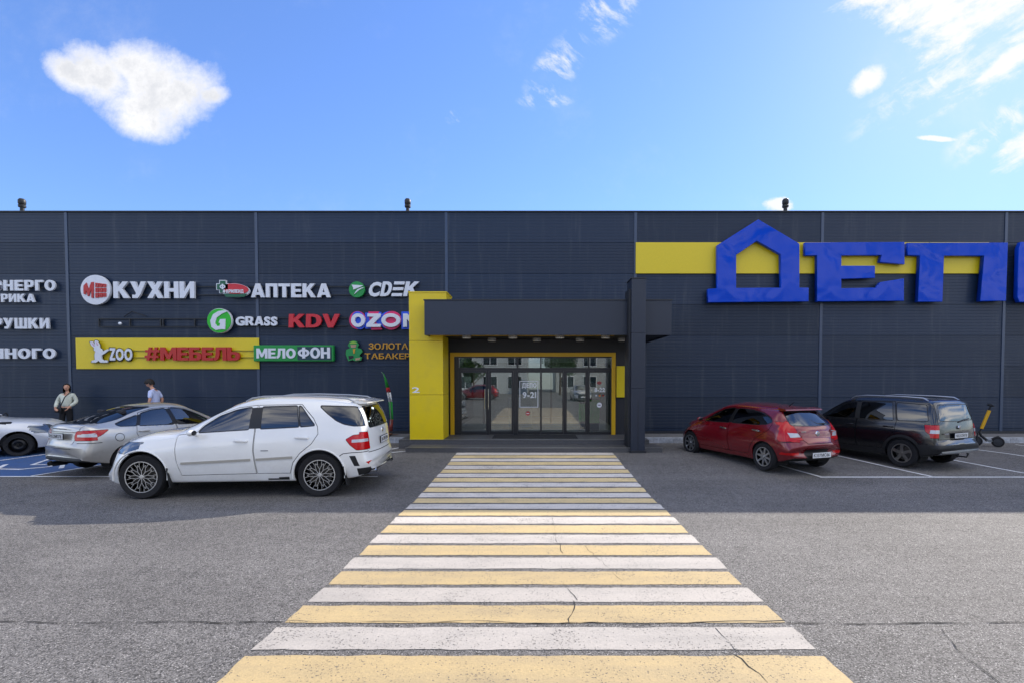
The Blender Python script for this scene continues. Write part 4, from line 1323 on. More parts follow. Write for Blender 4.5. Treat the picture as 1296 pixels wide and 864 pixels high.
class Shell:
    def __init__(s, sp):
        s.sp = sp
        C = {k: pchip(v) for k, v in sp['curves'].items()}
        s.C = C
        x0, x1 = sp['x0'], sp['x1']
        xs = []
        x = x0
        # stations, closer together where the outline is steep
        while x < x1 - 1e-6:
            xs.append(x)
            dx = 0.07
            while dx > 0.006 and abs(C['zc'](x + dx) - C['zc'](x)) > 0.06: dx *= 0.7
            x += dx
        xs.append(x1)
        s.bm = bmesh.new()
        rings = []
        for x in xs:
            P = s.section(x)
            ring = []
            full = P + [(-y, z) for (y, z) in reversed(P[1:-1])]
            for (y, z) in full:
                ring.append(s.bm.verts.new(s.bend(x, y, z)))
            rings.append(ring)
        n = len(rings[0])
        for i in range(len(rings) - 1):
            for k in range(n):
                s.bm.faces.new((rings[i][k], rings[i][(k + 1) % n], rings[i + 1][(k + 1) % n], rings[i + 1][k]))
        s.bm.faces.new(rings[0]); s.bm.faces.new(list(reversed(rings[-1])))
        bmesh.ops.recalc_face_normals(s.bm, faces=s.bm.faces)
        s.T = s.bm.faces.layers.int.new('tag')
        s.tags = ['body']

    def bend(s, x, y, z):
        sp = s.sp
        w = sp['W'] / 2
        q = min(1.0, abs(y) / w)
        tr = max(0.0, min(1.0, (sp['x0'] + 0.9 - x) / 0.9)); tf = max(0.0, min(1.0, (x - (sp['x1'] - 0.9)) / 0.9))
        x = x + sp.get('rr', 0.12) * tr * q ** sp.get('rp', 3.5) - sp.get('rf', 0.25) * tf * q ** 2.6
        return (x, y, z)

    def section(s, x):
        C = s.C
        zb, zc, zr, zbl, zm = C['zb'](x), C['zc'](x), C['zr'](x), C['zbl'](x), C['zm'](x)
        wm, wb, wr = C['wm'](x), C['wb'](x), C['wr'](x)
        ws = wm - s.sp.get('tuck', 0.06)
        zr = min(zr, zc - 0.008); zbl = min(zbl, zr - 0.012); zm = min(zm, zbl - 0.02); zb = min(zb, zm - 0.03)
        P = [(0, zb), (ws * 0.5, zb), (ws - 0.05, zb)]
        for k in range(1, 4):
            t = k / 3 * math.pi / 2
            P.append((ws - 0.05 + 0.05 * math.sin(t), zb + 0.05 * (1 - math.cos(t)) * min(1, (zm - zb) / .1)))
        z0 = P[-1][1]
        for k in range(1, 7):
            t = k / 6
            P.append((ws + (wm - ws) * math.sin(t * math.pi / 2) ** 0.8, z0 + (zm - z0) * t))
        for k in range(1, 9):
            t = k / 8
            P.append((wm - (wm - wb) * t ** s.sp.get('sh', 2.6), zm + (zbl - zm) * t))
        bul = s.sp.get('bul', 0.02)
        for k in range(1, 11):
            t = k / 10
            P.append((wb + (wr - wb) * t + bul * math.sin(math.pi * t) * min(1, (zr - zbl) / 0.3), zbl + (zr - zbl) * t))
        for k in range(1, 10):
            t = k / 9
            e = 1 - t
            P.append((wr * e, zr + (zc - zr) * (1 - e ** s.sp.get('crown', 2.8))))
        return P

    def cut(s, poly_, proj, pred, name, only=('body',)):
        if name not in s.tags: s.tags.append(name)
        tg = s.tags.index(name)
        ok = {s.tags.index(o) for o in only if o in s.tags}
        i, j = PROJ[proj]
        T = s.T
        def cand(lx, hx, ly, hy):
            out = []
            for f in s.bm.faces:
                if f[T] not in ok: continue
                vs = [v.co for v in f.verts]
                a = [v[i] for v in vs]
                if max(a) < lx or min(a) > hx: continue
                b = [v[j] for v in vs]
                if max(b) < ly or min(b) > hy: continue
                if pred(f): out.append(f)
            return out
        n = len(poly_)
        for k in range(n):
            p, q = poly_[k], poly_[(k + 1) % n]
            fs = cand(min(p[0], q[0]) - 1e-4, max(p[0], q[0]) + 1e-4, min(p[1], q[1]) - 1e-4, max(p[1], q[1]) + 1e-4)
            if not fs: continue
            no = Vector((0, 0, 0)); no[i] = -(q[1] - p[1]); no[j] = q[0] - p[0]
            if no.length < 1e-7: continue
            co = Vector((0, 0, 0)); co[i] = p[0]; co[j] = p[1]
            g_ = set(fs)
            for f in fs: g_.update(f.edges); g_.update(f.verts)
            bmesh.ops.bisect_plane(s.bm, geom=list(g_), dist=1e-5, plane_co=co, plane_no=no.normalized())
        xs_ = [p[0] for p in poly_]; ys_ = [p[1] for p in poly_]
        for f in cand(min(xs_), max(xs_), min(ys_), max(ys_)):
            c = f.calc_center_median()
            if in_poly(c[i], c[j], poly_): f[T] = tg

    def retag(s, pred, name, only=('body',)):
        if name not in s.tags: s.tags.append(name)
        tg = s.tags.index(name)
        ok = {s.tags.index(o) for o in only if o in s.tags}
        for f in s.bm.faces:
            if f[s.T] in ok and pred(f): f[s.T] = tg

    def normals(s):
        s.bm.normal_update()
        s.bm.verts.index_update()
        s.vn = [v.normal.copy() for v in s.bm.verts]

    def take(s, names, part, m_, parent, side=None, off=0.0, skirt=0.02, comps=None):
        """region of the skin as an object of its own, with turned-in edges"""
        ids = {s.tags.index(n) for n in names if n in s.tags}
        fs = []
        for f in s.bm.faces:
            if f[s.T] not in ids: continue
            if side is not None:
                if side * f.calc_center_median().y <= 0.0: continue
            fs.append(f)
        if not fs: return None
        if part in ('bumper_trim', 'sill_trim', 'wheel_arch_trim', 'skid_plate', 'taillight', 'indicator_lens', 'reflector', 'headlight') and comps is None:
            todo = set(fs); out = None
            while todo:
                st_ = [todo.pop()]; grp = []
                while st_:
                    f = st_.pop(); grp.append(f)
                    for v in f.verts:
                        for g_ in v.link_faces:
                            if g_ in todo: todo.discard(g_); st_.append(g_)
                if len(grp) >= 2 and sum(f.calc_area() for f in grp) > 4e-4: out = s.take(names, part, m_, parent, side, off, skirt, grp)
            return out
        if comps is not None: fs = comps
        V = []; N = []; F = []; mp = {}
        for f in fs:
            idx = []
            for v in f.verts:
                if v.index not in mp:
                    mp[v.index] = len(V)
                    n_ = s.vn[v.index]
                    V.append(tuple(v.co + n_ * off)); N.append(n_)
                idx.append(mp[v.index])
            F.append(idx)
        inset = set(fs)
        if skirt:
            for f in fs:
                for l in f.loops:
                    e = l.edge
                    if sum(1 for g_ in e.link_faces if g_ in inset) == 1:
                        a, b = l.vert, l.link_loop_next.vert
                        pa = a.co + s.vn[a.index] * off; pb = b.co + s.vn[b.index] * off
                        qa = pa - s.vn[a.index] * skirt; qb = pb - s.vn[b.index] * skirt
                        nn = (pb - pa).cross(qa - pa)
                        nn = -nn.normalized() if nn.length > 1e-12 else s.vn[a.index]
                        k = len(V)
                        V += [tuple(pa), tuple(pb), tuple(qb), tuple(qa)]; N += [nn] * 4
                        F.append([k + 1, k, k + 3, k + 2])
        me = bpy.data.meshes.new(part)
        me.from_pydata(V, [], F); me.update()
        me.shade_smooth()
        me.normals_split_custom_set_from_vertices([tuple(n_) for n_ in N])
        return link(part, me, m_, parent, local=True)


M_TYRE = mat('tyre_rubber', '#17171a', 0.85, bump=0.002, bscale=90, grain=.2)
M_GAP = mat('panel_gap', (0.006, 0.006, 0.007), 0.9)
M_PLASTIC = mat('black_plastic', '#17181a', 0.55, grain=.1)
M_RUBB = mat('window_rubber', '#0c0c0e', 0.35)
M_CHROME = mat('chrome', '#d8dade', 0.12, metal=1.0)
M_SILV = mat('silver_rim', '#b9bbbe', 0.28, metal=0.9)
M_RIMD = mat('dark_rim', '#0d0d0f', 0.35, metal=0.3)
M_DISC = mat('brake_disc', '#5a5855', 0.4, metal=0.9)
M_REDL = mat('red_lens', '#b80a10', 0.15, spec=0.4, coat=0.15)
M_CLEARL = mat('clear_lens', '#b9bcc2', 0.15, spec=0.7, coat=0.8)
M_HEADL = mat('headlight_lens', '#59616b', 0.12, metal=0.6, coat=1.0)
M_CG = glass_mat('car_glass', '#8fa3b8', 0.10, 0.01, 0.42)
M_CGD = glass_mat('tinted_car_glass', '#33465e', 0.07, 0.01, 0.25)
M_SEAT = mat('seat_fabric', '#23242a', 0.85)
M_PLATE = mat('number_plate_white', '#d8dadc', 0.4)
M_UNDER = mat('underbody', '#0c0c0d', 0.9)


def paint(name, col, metal=0.0, rough=0.3, dirt=0.0, dirtcol='#8a7e6c', coat=1.0, flake=0.0):
    if name in MATS: return MATS[name]
    m_ = bpy.data.materials.new(name); m_.use_nodes = True
    q = NG(m_.node_tree); b = m_.node_tree.nodes['Principled BSDF']
    co = q.n('ShaderNodeTexCoord').outputs['Object']
    z = q.sep(co)[2]
    low = q.ramp(z, 0.95, 0.25)
    nz = q.noise(co, 4.0, 8.0, 0.7)
    f = q.m('MULTIPLY', q.m('MULTIPLY', q.ramp(nz, 0.25, 0.75), q.m('ADD', q.m('MULTIPLY', low, 0.8), 0.2)), dirt)
    q.set(b.inputs['Base Color'], q.mix(f, lin(col), lin(dirtcol)))
    b.inputs['Metallic'].default_value = metal
    q.set(b.inputs['Roughness'], q.m('ADD', q.m('MULTIPLY', f, 0.4), rough))
    b.inputs['Coat Weight'].default_value = coat
    q.set(b.inputs['Coat Roughness'], q.m('ADD', q.m('MULTIPLY', f, 0.5), 0.04))
    MATS[name] = m_
    return m_


def spokes_mesh(style, r_in, r_out, y):
    """rim face seen from outside; plane at y, outwards is +y"""
    mb = MB()
    def bar(p, q, w0, w1, d_=0.03, yo=0.0):
        p, q = Vector(p), Vector(q)
        t = (q - p).normalized(); n_ = Vector((-t.y, t.x))
        pts = [p + n_ * w0 / 2, q + n_ * w1 / 2, q - n_ * w1 / 2, p - n_ * w0 / 2]
        mb.prism([(v.x, v.y) for v in pts], y + yo, y + yo - d_)
    def pol(r_, a): return (r_ * math.cos(R(a)), r_ * math.sin(R(a)))
    if style == 'web':
        for k in range(10):
            a = k * 36 + 18
            bar(pol(0.03, a), pol(r_out * .40, a), .012, .009)
            for s_ in (-1, 1):
                bar(pol(r_out * .39, a), pol(r_out * .68, a + s_ * 12), .008, .007)
                bar(pol(r_out * .67, a + s_ * 12), pol(r_out * 1.0, a + s_ * 8), .007, .007)
                bar(pol(r_out * .67, a + s_ * 12), pol(r_out * .84, a + s_ * 18), .0065, .006)
    elif style == 'ten':
        for k in range(8):
            a = k * 45 + 10
            bar(pol(0.04, a), pol(r_out * .98, a), .05, .034)
    elif style == 'five':
        for k in range(5):
            a = k * 72 + 18
            bar(pol(0.03, a), pol(r_out * .98, a - 3), .075, .055)
            bar(pol(r_out * .55, a), pol(r_out * .98, a + 9), .03, .03)
    elif style == 'steel':
        mb.lathe([(0.055, y - .02), (0.1, y), (r_out * .75, y - .015), (r_out, y - .05)], 32, 'y')
    return mb


def make_wheel(car, x, sy, yo, r_, w, rim_r, style, face_m, dark_m):
    """one wheel with tyre, rim, brake disc; outer face at |y| = yo"""
    e = bpy.data.objects.new('wheel', None); COL.objects.link(e); e.parent = car
    e.location = (x, sy * yo, r_)
    e.empty_display_size = .2
    if sy < 0: e.rotation_euler = (0, 0, math.pi)
    h = 0.0
    prof = [(rim_r, -.012), (rim_r + .02, -.002), (r_ * .80 + rim_r * .2, .004), (r_ * .93, -.006), (r_ - .012, -.022), (r_, -.045), (r_, -w + .045), (r_ - .012, -w + .02), (r_ * .9, -w), (rim_r, -w + .01)]
    t = MB().lathe(prof, 44, 'y', closed=True)
    t.build('tyre', M_TYRE, e, local=True, smooth=True)
    MB().lathe([(rim_r + .004, -.008), (rim_r - .012, -.004), (rim_r - .022, -.02), (rim_r - .03, -w * .8)], 44, 'y', caps=False).build('rim', dark_m, e, local=True, smooth=True) if style != 'web' else \
        MB().lathe([(rim_r + .004, -.008), (rim_r - .006, -.004), (rim_r - .012, -.02), (rim_r - .02, -w * .8)], 44, 'y', caps=False).build('rim', dark_m, e, local=True, smooth=True)
    if style == 'web':
        MB().lathe([(rim_r + .003, -.006), (rim_r + .003, -.001), (rim_r - .012, -.001), (rim_r - .012, -.006)], 44, 'y', closed=True).build('rim_lip', face_m, e, local=True)
        o = spokes_mesh(style, .03, rim_r - .012, -.014)
        # dark flanks of the spokes just behind the bright faces
        o.build('spokes', face_m, e, local=True)
        spokes_mesh(style, .03, rim_r - .012, -.0185).build('spoke_flanks', dark_m, e, local=True)
    else:
        if style != 'steel':
            MB().lathe([(rim_r + .003, -.006), (rim_r + .003, -.001), (rim_r - .02, -.003), (rim_r - .02, -.02)], 44, 'y', closed=True).build('rim_lip', face_m, e, local=True)
        spokes_mesh(style, .03, rim_r - .02, -.02).build('spokes', face_m, e, local=True)
    MB().lathe([(0.0001, -.002), (.028, -.004), (.034, -.012), (.034, -.05)], 20, 'y').build('hub_cap', face_m if style != 'steel' else dark_m, e, local=True, smooth=True)
    MB().lathe([(0.0001, -.07), (rim_r * .72, -.07), (rim_r * .72, -.09)], 32, 'y').build('brake_disc', M_DISC, e, local=True)
    return e


def seat(parent, x, y, h=0.62, z=0.5):
    mb = MB()
    mb.box(x - .25, x + .25, y - .24, y + .24, z - .1, z + .08, .05)
    rot = Matrix.Rotation(R(-14), 3, 'Y')
    mb.obox((x - .30, y, z + .34), .13, .46, h, rot, .05)
    mb.obox((x - .38, y, z + .34 + h / 2 + .11), .09, .26, .17, rot, .035)
    return mb.build('seat', M_SEAT, parent, local=True, smooth=True)


def build_car(sp, label, loc, heading, group='parked cars in front of the shop'):
    sh = Shell(sp)
    W = sp['W'] / 2
    side = lambda f: abs(f.normal.y) > 0.30
    rearp = lambda f: f.normal.x < -0.22
    frontp = lambda f: f.normal.x > 0.22
    P_ = {'side': side, 'rear': rearp, 'front': frontp, 'top': lambda f: f.normal.z > .12}
    # windows: first the rubber surround, then the pane
    for nm, pl in sp['windows']:
        sh.cut(grow(pl, 0.018), 'side', side, 'surround')
        sh.cut(pl, 'side', side, nm, only=('surround',))
    for pl in sp.get('pillars', []):
        sh.cut(pl, 'side', side, 'surround')
    ws = sp['windscreen']
    fw = lambda f: f.normal.x > 0.12 and f.normal.z > 0.12 and abs(f.normal.y) < .8
    sh.cut(grow(ws, .02), 'top', fw, 'surround'); sh.cut(ws, 'top', fw, 'windscreen', only=('surround',))
    rw = sp['rear_window']
    rwp = lambda f: f.normal.x < -0.12 and abs(f.normal.y) < .8 and f.calc_center_median().x < 0
    sh.cut(grow(rw, .02), 'rear', rwp, 'surround'); sh.cut(rw, 'rear', rwp, 'rear_window', only=('surround',))
    for nm, proj, pl in sp.get('regions', []):
        pr = P_[proj]
        if nm in ('taillight', 'headlight', 'lens'):
            sh.cut(grow(pl, .008), proj, pr, 'gap', only=('body', 'gap'))
            sh.cut(pl, proj, pr, nm, only=('gap', 'body', 'taillight', 'gap'))
        else:
            sh.cut(pl, proj, pr, nm)
    # wheel openings
    for xw in (sp['xf'], sp['xr']):
        arch = ell(xw, sp['zw'], sp['ra'], sp['ra'], 36)
        ap = lambda f: abs(f.calc_center_median().y) > W * 0.62 and f.normal.z < .6
        if sp.get('flare'):
            sh.cut(ell(xw, sp['zw'], sp['ra'] + sp['flare'], sp['ra'] + sp['flare'], 36), 'side', ap, sp.get('flare_tag', 'flare'))
        sh.cut(arch, 'side', ap, 'opening', only=('body', 'flare', 'sill', 'gap', 'trim'))
    # doors
    for k, (pl, dn) in enumerate(sp['doors']):
        sh.cut(grow(pl, 0.011), 'side', side, 'gap')
        sh.cut(pl, 'side', side, 'door_%d' % k, only=('gap', 'body'))
    for proj, pts in sp.get('lines', []):
        for q_ in strip(pts, sp.get('lw', 0.013)):
            sh.cut(q_, proj, P_[proj], 'gap', only=('body', 'trim') + tuple('door_%d' % k for k in range(4)))
    sh.retag(lambda f: f.normal.z < -0.75 and f.calc_center_median().z < .5, 'under')
    sh.normals()
    car = empty('parked_car', loc, label, 'car', group, rz=heading)
    pm = sp['paint']
    sh.take(['body'], 'body', pm, car)
    sh.take(['flare'], 'wheel_arch_trim', sp.get('flare_m', M_PLASTIC), car, off=0.012, skirt=.03)
    sh.take(['sill'], 'sill_trim', sp.get('sill_m', M_PLASTIC), car, off=.004)
    sh.take(['trim'], 'bumper_trim', M_PLASTIC, car, off=-.002)
    sh.take(['metal_trim'], 'skid_plate', M_SILV, car, off=.008)
    sh.take(['gap'], 'panel_gap', M_GAP, car, off=-0.012, skirt=0)
    sh.take(['under'], 'underbody', M_UNDER, car)
    sh.take(['surround'], 'window_rubber', M_RUBB, car, off=-0.003, skirt=.015)
    for s_ in (1, -1):
        for k, (pl, dn) in enumerate(sp['doors']):
            o = sh.take(['door_%d' % k], dn, pm, car, side=s_)
            if k < len(sp['handles']):
                hx, hz = sp['handles'][k]
                yv = s_ * (side_y(sh, hx, hz))
                b_ = MB().box(-.11, .11, -.018, .018, -.017, .017, .012)
                b_.b.transform(Matrix.Translation((hx, yv + s_ * .022, hz)) @ Matrix.Rotation(-s_ * sp.get('hang', 0.0), 4, 'Y'))
                b_.build('door_handle', sp.get('handle_m', pm), o, local=True, smooth=True)
        for nm in dict.fromkeys(n for n, _ in sp['windows']):
            g_ = M_CGD if nm in sp.get('dark', ()) else M_CG
            sh.take([nm], 'side_window', g_, car, side=s_, off=-.006, skirt=.004)
        sh.take(['taillight'], 'taillight', M_REDL, car, side=s_, off=.004)
        sh.take(['lens'], 'indicator_lens', M_CLEARL, car, side=s_, off=.007)
        sh.take(['redstrip'], 'reflector', M_REDL, car, side=s_, off=.003)
        sh.take(['headlight'], 'headlight', M_HEADL, car, side=s_, off=.003)
    sh.take(['windscreen'], 'windscreen', M_CG, car, off=-.006, skirt=.004)
    sh.take(['rear_window'], 'rear_window', sp.get('rw_m', M_CG), car, off=-.006, skirt=.004)
    # wheel housings
    for xw in (sp['xf'], sp['xr']):
        for s_ in (1, -1):
            pr = ell(xw, sp['zw'], sp['ra'] - .002, sp['ra'] - .002, 26, -28, 208)
            vs = [(x, s_ * (W - .1), z) for x, z in pr] + [(x, s_ * (W - .42), z) for x, z in pr]
            n = len(pr)
            fs = [(k, k + 1, n + k + 1, n + k) for k in range(n - 1)] + [tuple(n + k for k in range(n))]
            mesh('wheel_housing', vs, fs, M_UNDER, car, local=True)
            yo = sp.get('track', W - .03)
            make_wheel(car, xw, s_, yo, sp['r'], sp.get('tw', .22), sp['rim'], sp['style'], sp.get('rim_m', M_SILV), M_RIMD)
    # cabin
    z0 = sp['floor']
    MB().box(sp['cab'][0], sp['cab'][1], -W + .12, W - .12, z0 - .05, z0, .01).build('cabin_floor', M_UNDER, car, local=True)
    for s_ in (1, -1):
        MB().box(sp['cab'][0], sp['cab'][1], s_ * (W - .13) - .02, s_ * (W - .13) + .02, z0, sp['beltz'] - .05, .01).build('door_lining', M_SEAT, car, local=True)
    MB().box(sp['cab'][1] - .28, sp['cab'][1] + .1, -W + .13, W - .13, z0 + .3, sp['beltz'] - .03, .05).build('dashboard', M_SEAT, car, local=True, smooth=True)
    for x, ys_ in sp['seats']:
        for y in ys_: seat(car, x, y, z=z0 + .22)
    sx = sp['seats'][0][0] + .48
    st_ = MB()
    ring = [Vector((sx + .02 * math.sin(a), .36 + .18 * math.cos(a), z0 + .62 + .17 * math.sin(a))) for a in [2 * math.pi * k / 20 for k in range(21)]]
    st_.tube(ring, .014, 6, cap=False).tube([(sx, .19, z0 + .62), (sx, .53, z0 + .62)], .012, 6)
    st_.build('steering_wheel', M_SEAT, car, local=True, smooth=True)
    # mirrors
    mx, mz = sp['mirror']
    for s_ in (1, -1):
        yv = side_y(sh, mx, sp['beltz'] - .02)
        b_ = MB().ball((mx, s_ * (yv + .13), mz), .062, .085, .055, 14, 10)
        b_.tube([(mx, s_ * (yv - .03), mz - .05), (mx, s_ * (yv + .07), mz - .03)], .025, 8)
        o = b_.build('wing_mirror', sp.get('mirror_m', pm), car, local=True, smooth=True)
        MB().ball((mx - .05, s_ * (yv + .135), mz), .014, .066, .042, 12, 8).build('mirror_glass', M_RUBB, o, local=True, smooth=True)
    # number plates
    for (px_, pz, rx, txt_) in sp['plates']:
        sg = -1 if px_ < 0 else 1
        o = MB().box(px_ - .008, px_ + .008, -.27, .27, pz - .062, pz + .062, .003).build('number_plate', M_PLASTIC, car, local=True)
        MB().box(px_ + sg * .009 - .002, px_ + sg * .009 + .002, -.258, .258, pz - .055, pz + .055, .001).build('plate_face', M_PLATE, o, local=True)
        if sg < 0:
            V = []; Fc = []
            pen = 0; lay = []
            for ch in txt_:
                vs, fs, a, b = glyph(ch, .01, 2)
                lay.append((vs, fs, pen - a)); pen += b - a + .12
            k_ = .46 / pen
            for vs, fs, o_ in lay:
                n0 = len(V)
                for v in vs: V.append((px_ - .0125 - v.z * .002, .23 - (v.x + o_) * k_, pz - .035 + v.y * .10))
                Fc += [tuple(i + n0 for i in f) for f in fs]
            mesh('plate_lettering', V, Fc, mat('plate_black', '#111215', .5), o, local=True)
    car['_W'] = W
    return car, sh


def side_y(sh, x, z):
    """half width of the skin at a place"""
    P = sh.section(x)
    best = 0
    for (y0, z0), (y1, z1) in zip(P[:-1], P[1:]):
        if min(z0, z1) - 1e-6 <= z <= max(z0, z1) + 1e-6 and abs(z1 - z0) > 1e-6:
            t = (z - z0) / (z1 - z0)
            best = max(best, y0 + (y1 - y0) * t)
    return best


PAINT_W = paint('white_car_paint', '#e8e8e5', 0.0, 0.22, dirt=0.25, dirtcol='#a3977f')
PAINT_R = paint('red_car_paint', '#760817', 0.25, 0.22, dirt=0.15, dirtcol='#5a3a34')
PAINT_S = paint('champagne_car_paint', '#c4c1ba', 0.45, 0.28, dirt=0.3, dirtcol='#7d7364')
PAINT_B = paint('black_car_paint', '#0b0d13', 0.1, 0.22, dirt=0.2, dirtcol='#3c3a38')
PAINT_P = paint('pale_car_paint', '#ced1d6', 0.1, 0.3, dirt=0.3, dirtcol='#8b8578')

# ------------------------------------------------------------------ white off-roader
SUV = dict(
    W=1.91, x0=-2.47, x1=2.30, rr=0.16, rf=0.34, rp=3.0, sh=2.2, bul=0.03, tuck=0.05, paint=PAINT_W,
    curves=dict(
        zb=[(-2.47, .44), (-2.2, .33), (-1.9, .29), (-1.4, .27), (1.4, .26), (1.9, .22), (2.3, .27)],
        zc=[(-2.47, .62), (-2.45, .70), (-2.41, .76), (-2.385, .80), (-2.37, .95), (-2.335, 1.10), (-2.25, 1.30), (-2.13, 1.52), (-2.08, 1.60), (-2.0, 1.65), (-1.7, 1.675),
            (-1.2, 1.705), (-.6, 1.71), (-.2, 1.68), (.1, 1.61), (.4, 1.48), (.75, 1.30), (1.0, 1.175), (1.12, 1.14), (1.5, 1.10), (1.85, 1.02), (2.08, .92), (2.2, .80), (2.27, .66), (2.30, .5)],
        zr=[(-2.47, .6), (-2.385, .77), (-2.335, 1.07), (-2.13, 1.46), (-2.0, 1.565), (-1.2, 1.655), (-.6, 1.665), (-.3, 1.64), (0, 1.55), (.4, 1.36), (.75, 1.17), (1.0, 1.07), (1.5, 1.03),
            (1.85, .94), (2.08, .84), (2.3, .45)],
        zbl=[(-2.47, .58), (-2.385, .75), (-2.335, 1.0), (-2.25, 1.12), (-1.4, 1.16), (-.4, 1.12), (.5, 1.06), (.9, 1.03), (1.3, .99), (1.8, .89), (2.08, .76), (2.3, .43)],
        zm=[(-2.47, .55), (-2.2, .66), (-1.4, .7), (1.4, .68), (1.9, .62), (2.3, .38)],
        wm=[(-2.47, .82), (-2.40, .88), (-2.2, .925), (-1.5, .955), (1.45, .95), (1.9, .915), (2.15, .86), (2.3, .72)],
        wb=[(-2.47, .78), (-2.35, .83), (-2.1, .865), (-1.4, .89), (.6, .885), (1.0, .86), (1.5, .83), (1.9, .78), (2.15, .72), (2.3, .6)],
        wr=[(-2.47, .74), (-2.35, .74), (-2.0, .66), (-1.2, .665), (-.3, .665), (.1, .67), (.6, .72), (1.0, .77), (1.5, .76), (1.9, .70), (2.15, .62), (2.3, .5)]),
    windows=[
        ('w_front', rnd([(.56, 1.115), (.50, 1.21), (.28, 1.37), (.0, 1.475), (-.2, 1.515), (-.27, 1.52), (-.27, 1.165)], .03)),
        ('w_rear', rnd([(-.47, 1.175), (-.45, 1.53), (-1.02, 1.545), (-1.10, 1.205)], .02)),
        ('w_vent', rnd([(-1.135, 1.207), (-1.06, 1.545), (-1.10, 1.53), (-1.36, 1.225)], .02)),
        ('w_quarter', rnd([(-1.42, 1.545), (-1.56, 1.43), (-1.72, 1.31), (-1.86, 1.245), (-2.02, 1.215), (-2.2, 1.215), (-2.16, 1.36), (-2.06, 1.50), (-2.0, 1.525)], .03))],
    dark=('w_rear', 'w_vent', 'w_quarter'),
    pillars=[[(-.28, 1.17), (-.28, 1.52), (-.44, 1.53), (-.455, 1.175)]],
    windscreen=[(.92, -.66), (.98, 0), (.92, .66), (.18, .58), (.13, 0), (.18, -.58)],
    rear_window=rnd([(-.64, 1.17), (.64, 1.17), (.57, 1.52), (-.57, 1.52)], .05),
    rw_m=M_CGD,
    doors=[([(.90, 1.06), (.58, 1.11), (.515, 1.235), (.28, 1.405), (-.02, 1.515), (-.35, 1.56), (-.365, 1.1), (-.36, .8), (-.41, .42), (.80, .40), (.87, .62), (.90, .85)], 'front_door'),
           ([(-.385, 1.56), (-.39, 1.1), (-.385, .8), (-.435, .42), (-.97, .42), (-1.02, .60), (-1.14, .76), (-1.33, .92), (-1.43, 1.08), (-1.41, 1.2), (-1.33, 1.34), (-1.1, 1.57)], 'rear_door')],
    handles=[(-.17, .97), (-1.17, 1.02)], hang=0.06,
    regions=[
        ('taillight', 'side', rnd([(-1.90, .98), (-2.02, 1.05), (-2.60, 1.11), (-2.60, .80), (-2.08, .80), (-1.98, .88)], .02)),
        ('taillight', 'rear', [(.70, .80), (.95, .80), (.95, 1.10), (.72, 1.09)]), ('taillight', 'rear', [(-.70, .80), (-.95, .80), (-.95, 1.10), (-.72, 1.09)]),
        ('lens', 'side', [(-2.0, .975), (-2.6, 1.0), (-2.6, .945), (-2.0, .925)]),
        ('trim', 'side', [(-1.96, .70), (-2.06, .70), (-2.13, .52), (-2.04, .52)]),
        ('trim', 'side', [(-2.08, .48), (-2.37, .49), (-2.36, .38), (-2.10, .35)]),
        ('redstrip', 'side', [(-2.22, .585), (-2.40, .62), (-2.42, .575), (-2.26, .54)]),
        ('headlight', 'side', rnd([(2.14, .72), (2.08, .90), (1.95, .985), (1.90, .94), (2.0, .80)], .02)),
        ('headlight', 'front', [(.5, .76), (.9, .76), (.9, .95), (.55, .92)]), ('headlight', 'front', [(-.5, .76), (-.9, .76), (-.9, .95), (-.55, .92)]),
        ('trim', 'front', [(-.45, .70), (.45, .70), (.42, .92), (-.42, .92)]),
        ('trim', 'front', [(-.55, .3), (.55, .3), (.5, .52), (-.5, .52)]),
        ('sill', 'side', [(-.78, .345), (-.95, .35), (-.95, .30), (-.60, .30), (-.60, .325), (-.78, .325)])],
    lines=[('side', [(-2.0, .755), (-1.86, .74), (-1.80, .70)]), ('side', [(-2.43, .765), (-2.0, .755)]), ('side', [(1.76, .80), (2.25, .74)]),
           ('rear', [(-.76, .74), (.76, .74)]), ('rear', [(-.72, 1.13), (-.78, .78)]), ('rear', [(.72, 1.13), (.78, .78)]),
           ('top', [(1.02, .74), (1.9, .68), (2.1, .5)]), ('top', [(1.02, -.74), (1.9, -.68), (2.1, -.5)])],
    xf=1.4575, xr=-1.4575, zw=.385, ra=.425, r=.375, rim=.262, tw=.25, track=.935, style='web', floor=.42, cab=(-2.1, .95), beltz=1.05,
    rim_m=mat('machined_rim_face', '#d9d9d6', .25, metal=.7),
    seats=[(.05, (.38, -.38)), (-.95, (.42, 0, -.42))], mirror=(.58, 1.12),
    plates=[(-2.325, .90, 0, 'А471КН198'), (2.33, .45, 0, 'А471КН198')])

for k_, l_ in SUV['curves'].items():
    SUV['curves'][k_] = [(x if x > -2.2 else -2.2 + (x + 2.2) * .62, y) for x, y in l_]
SUV['x0'] = -2.2 - .27 * .62
cr_ = on_ground(403, 627); cf_ = on_ground(187, 630)
d_ = Vector((cf_.x - cr_.x, cf_.y - cr_.y))
hd = math.atan2(d_.y, d_.x)
fwd = Vector((math.cos(hd), math.sin(hd))); left = Vector((-fwd.y, fwd.x))
SX = 1.0
mid = Vector(((cr_.x + cf_.x) / 2, (cr_.y + cf_.y) / 2)) - left * .86
suv, sh = build_car(SUV, 'white off-road estate with black and silver lattice wheels standing left of the crosswalk', (mid.x, mid.y, gz(mid.y - .5)), hd)
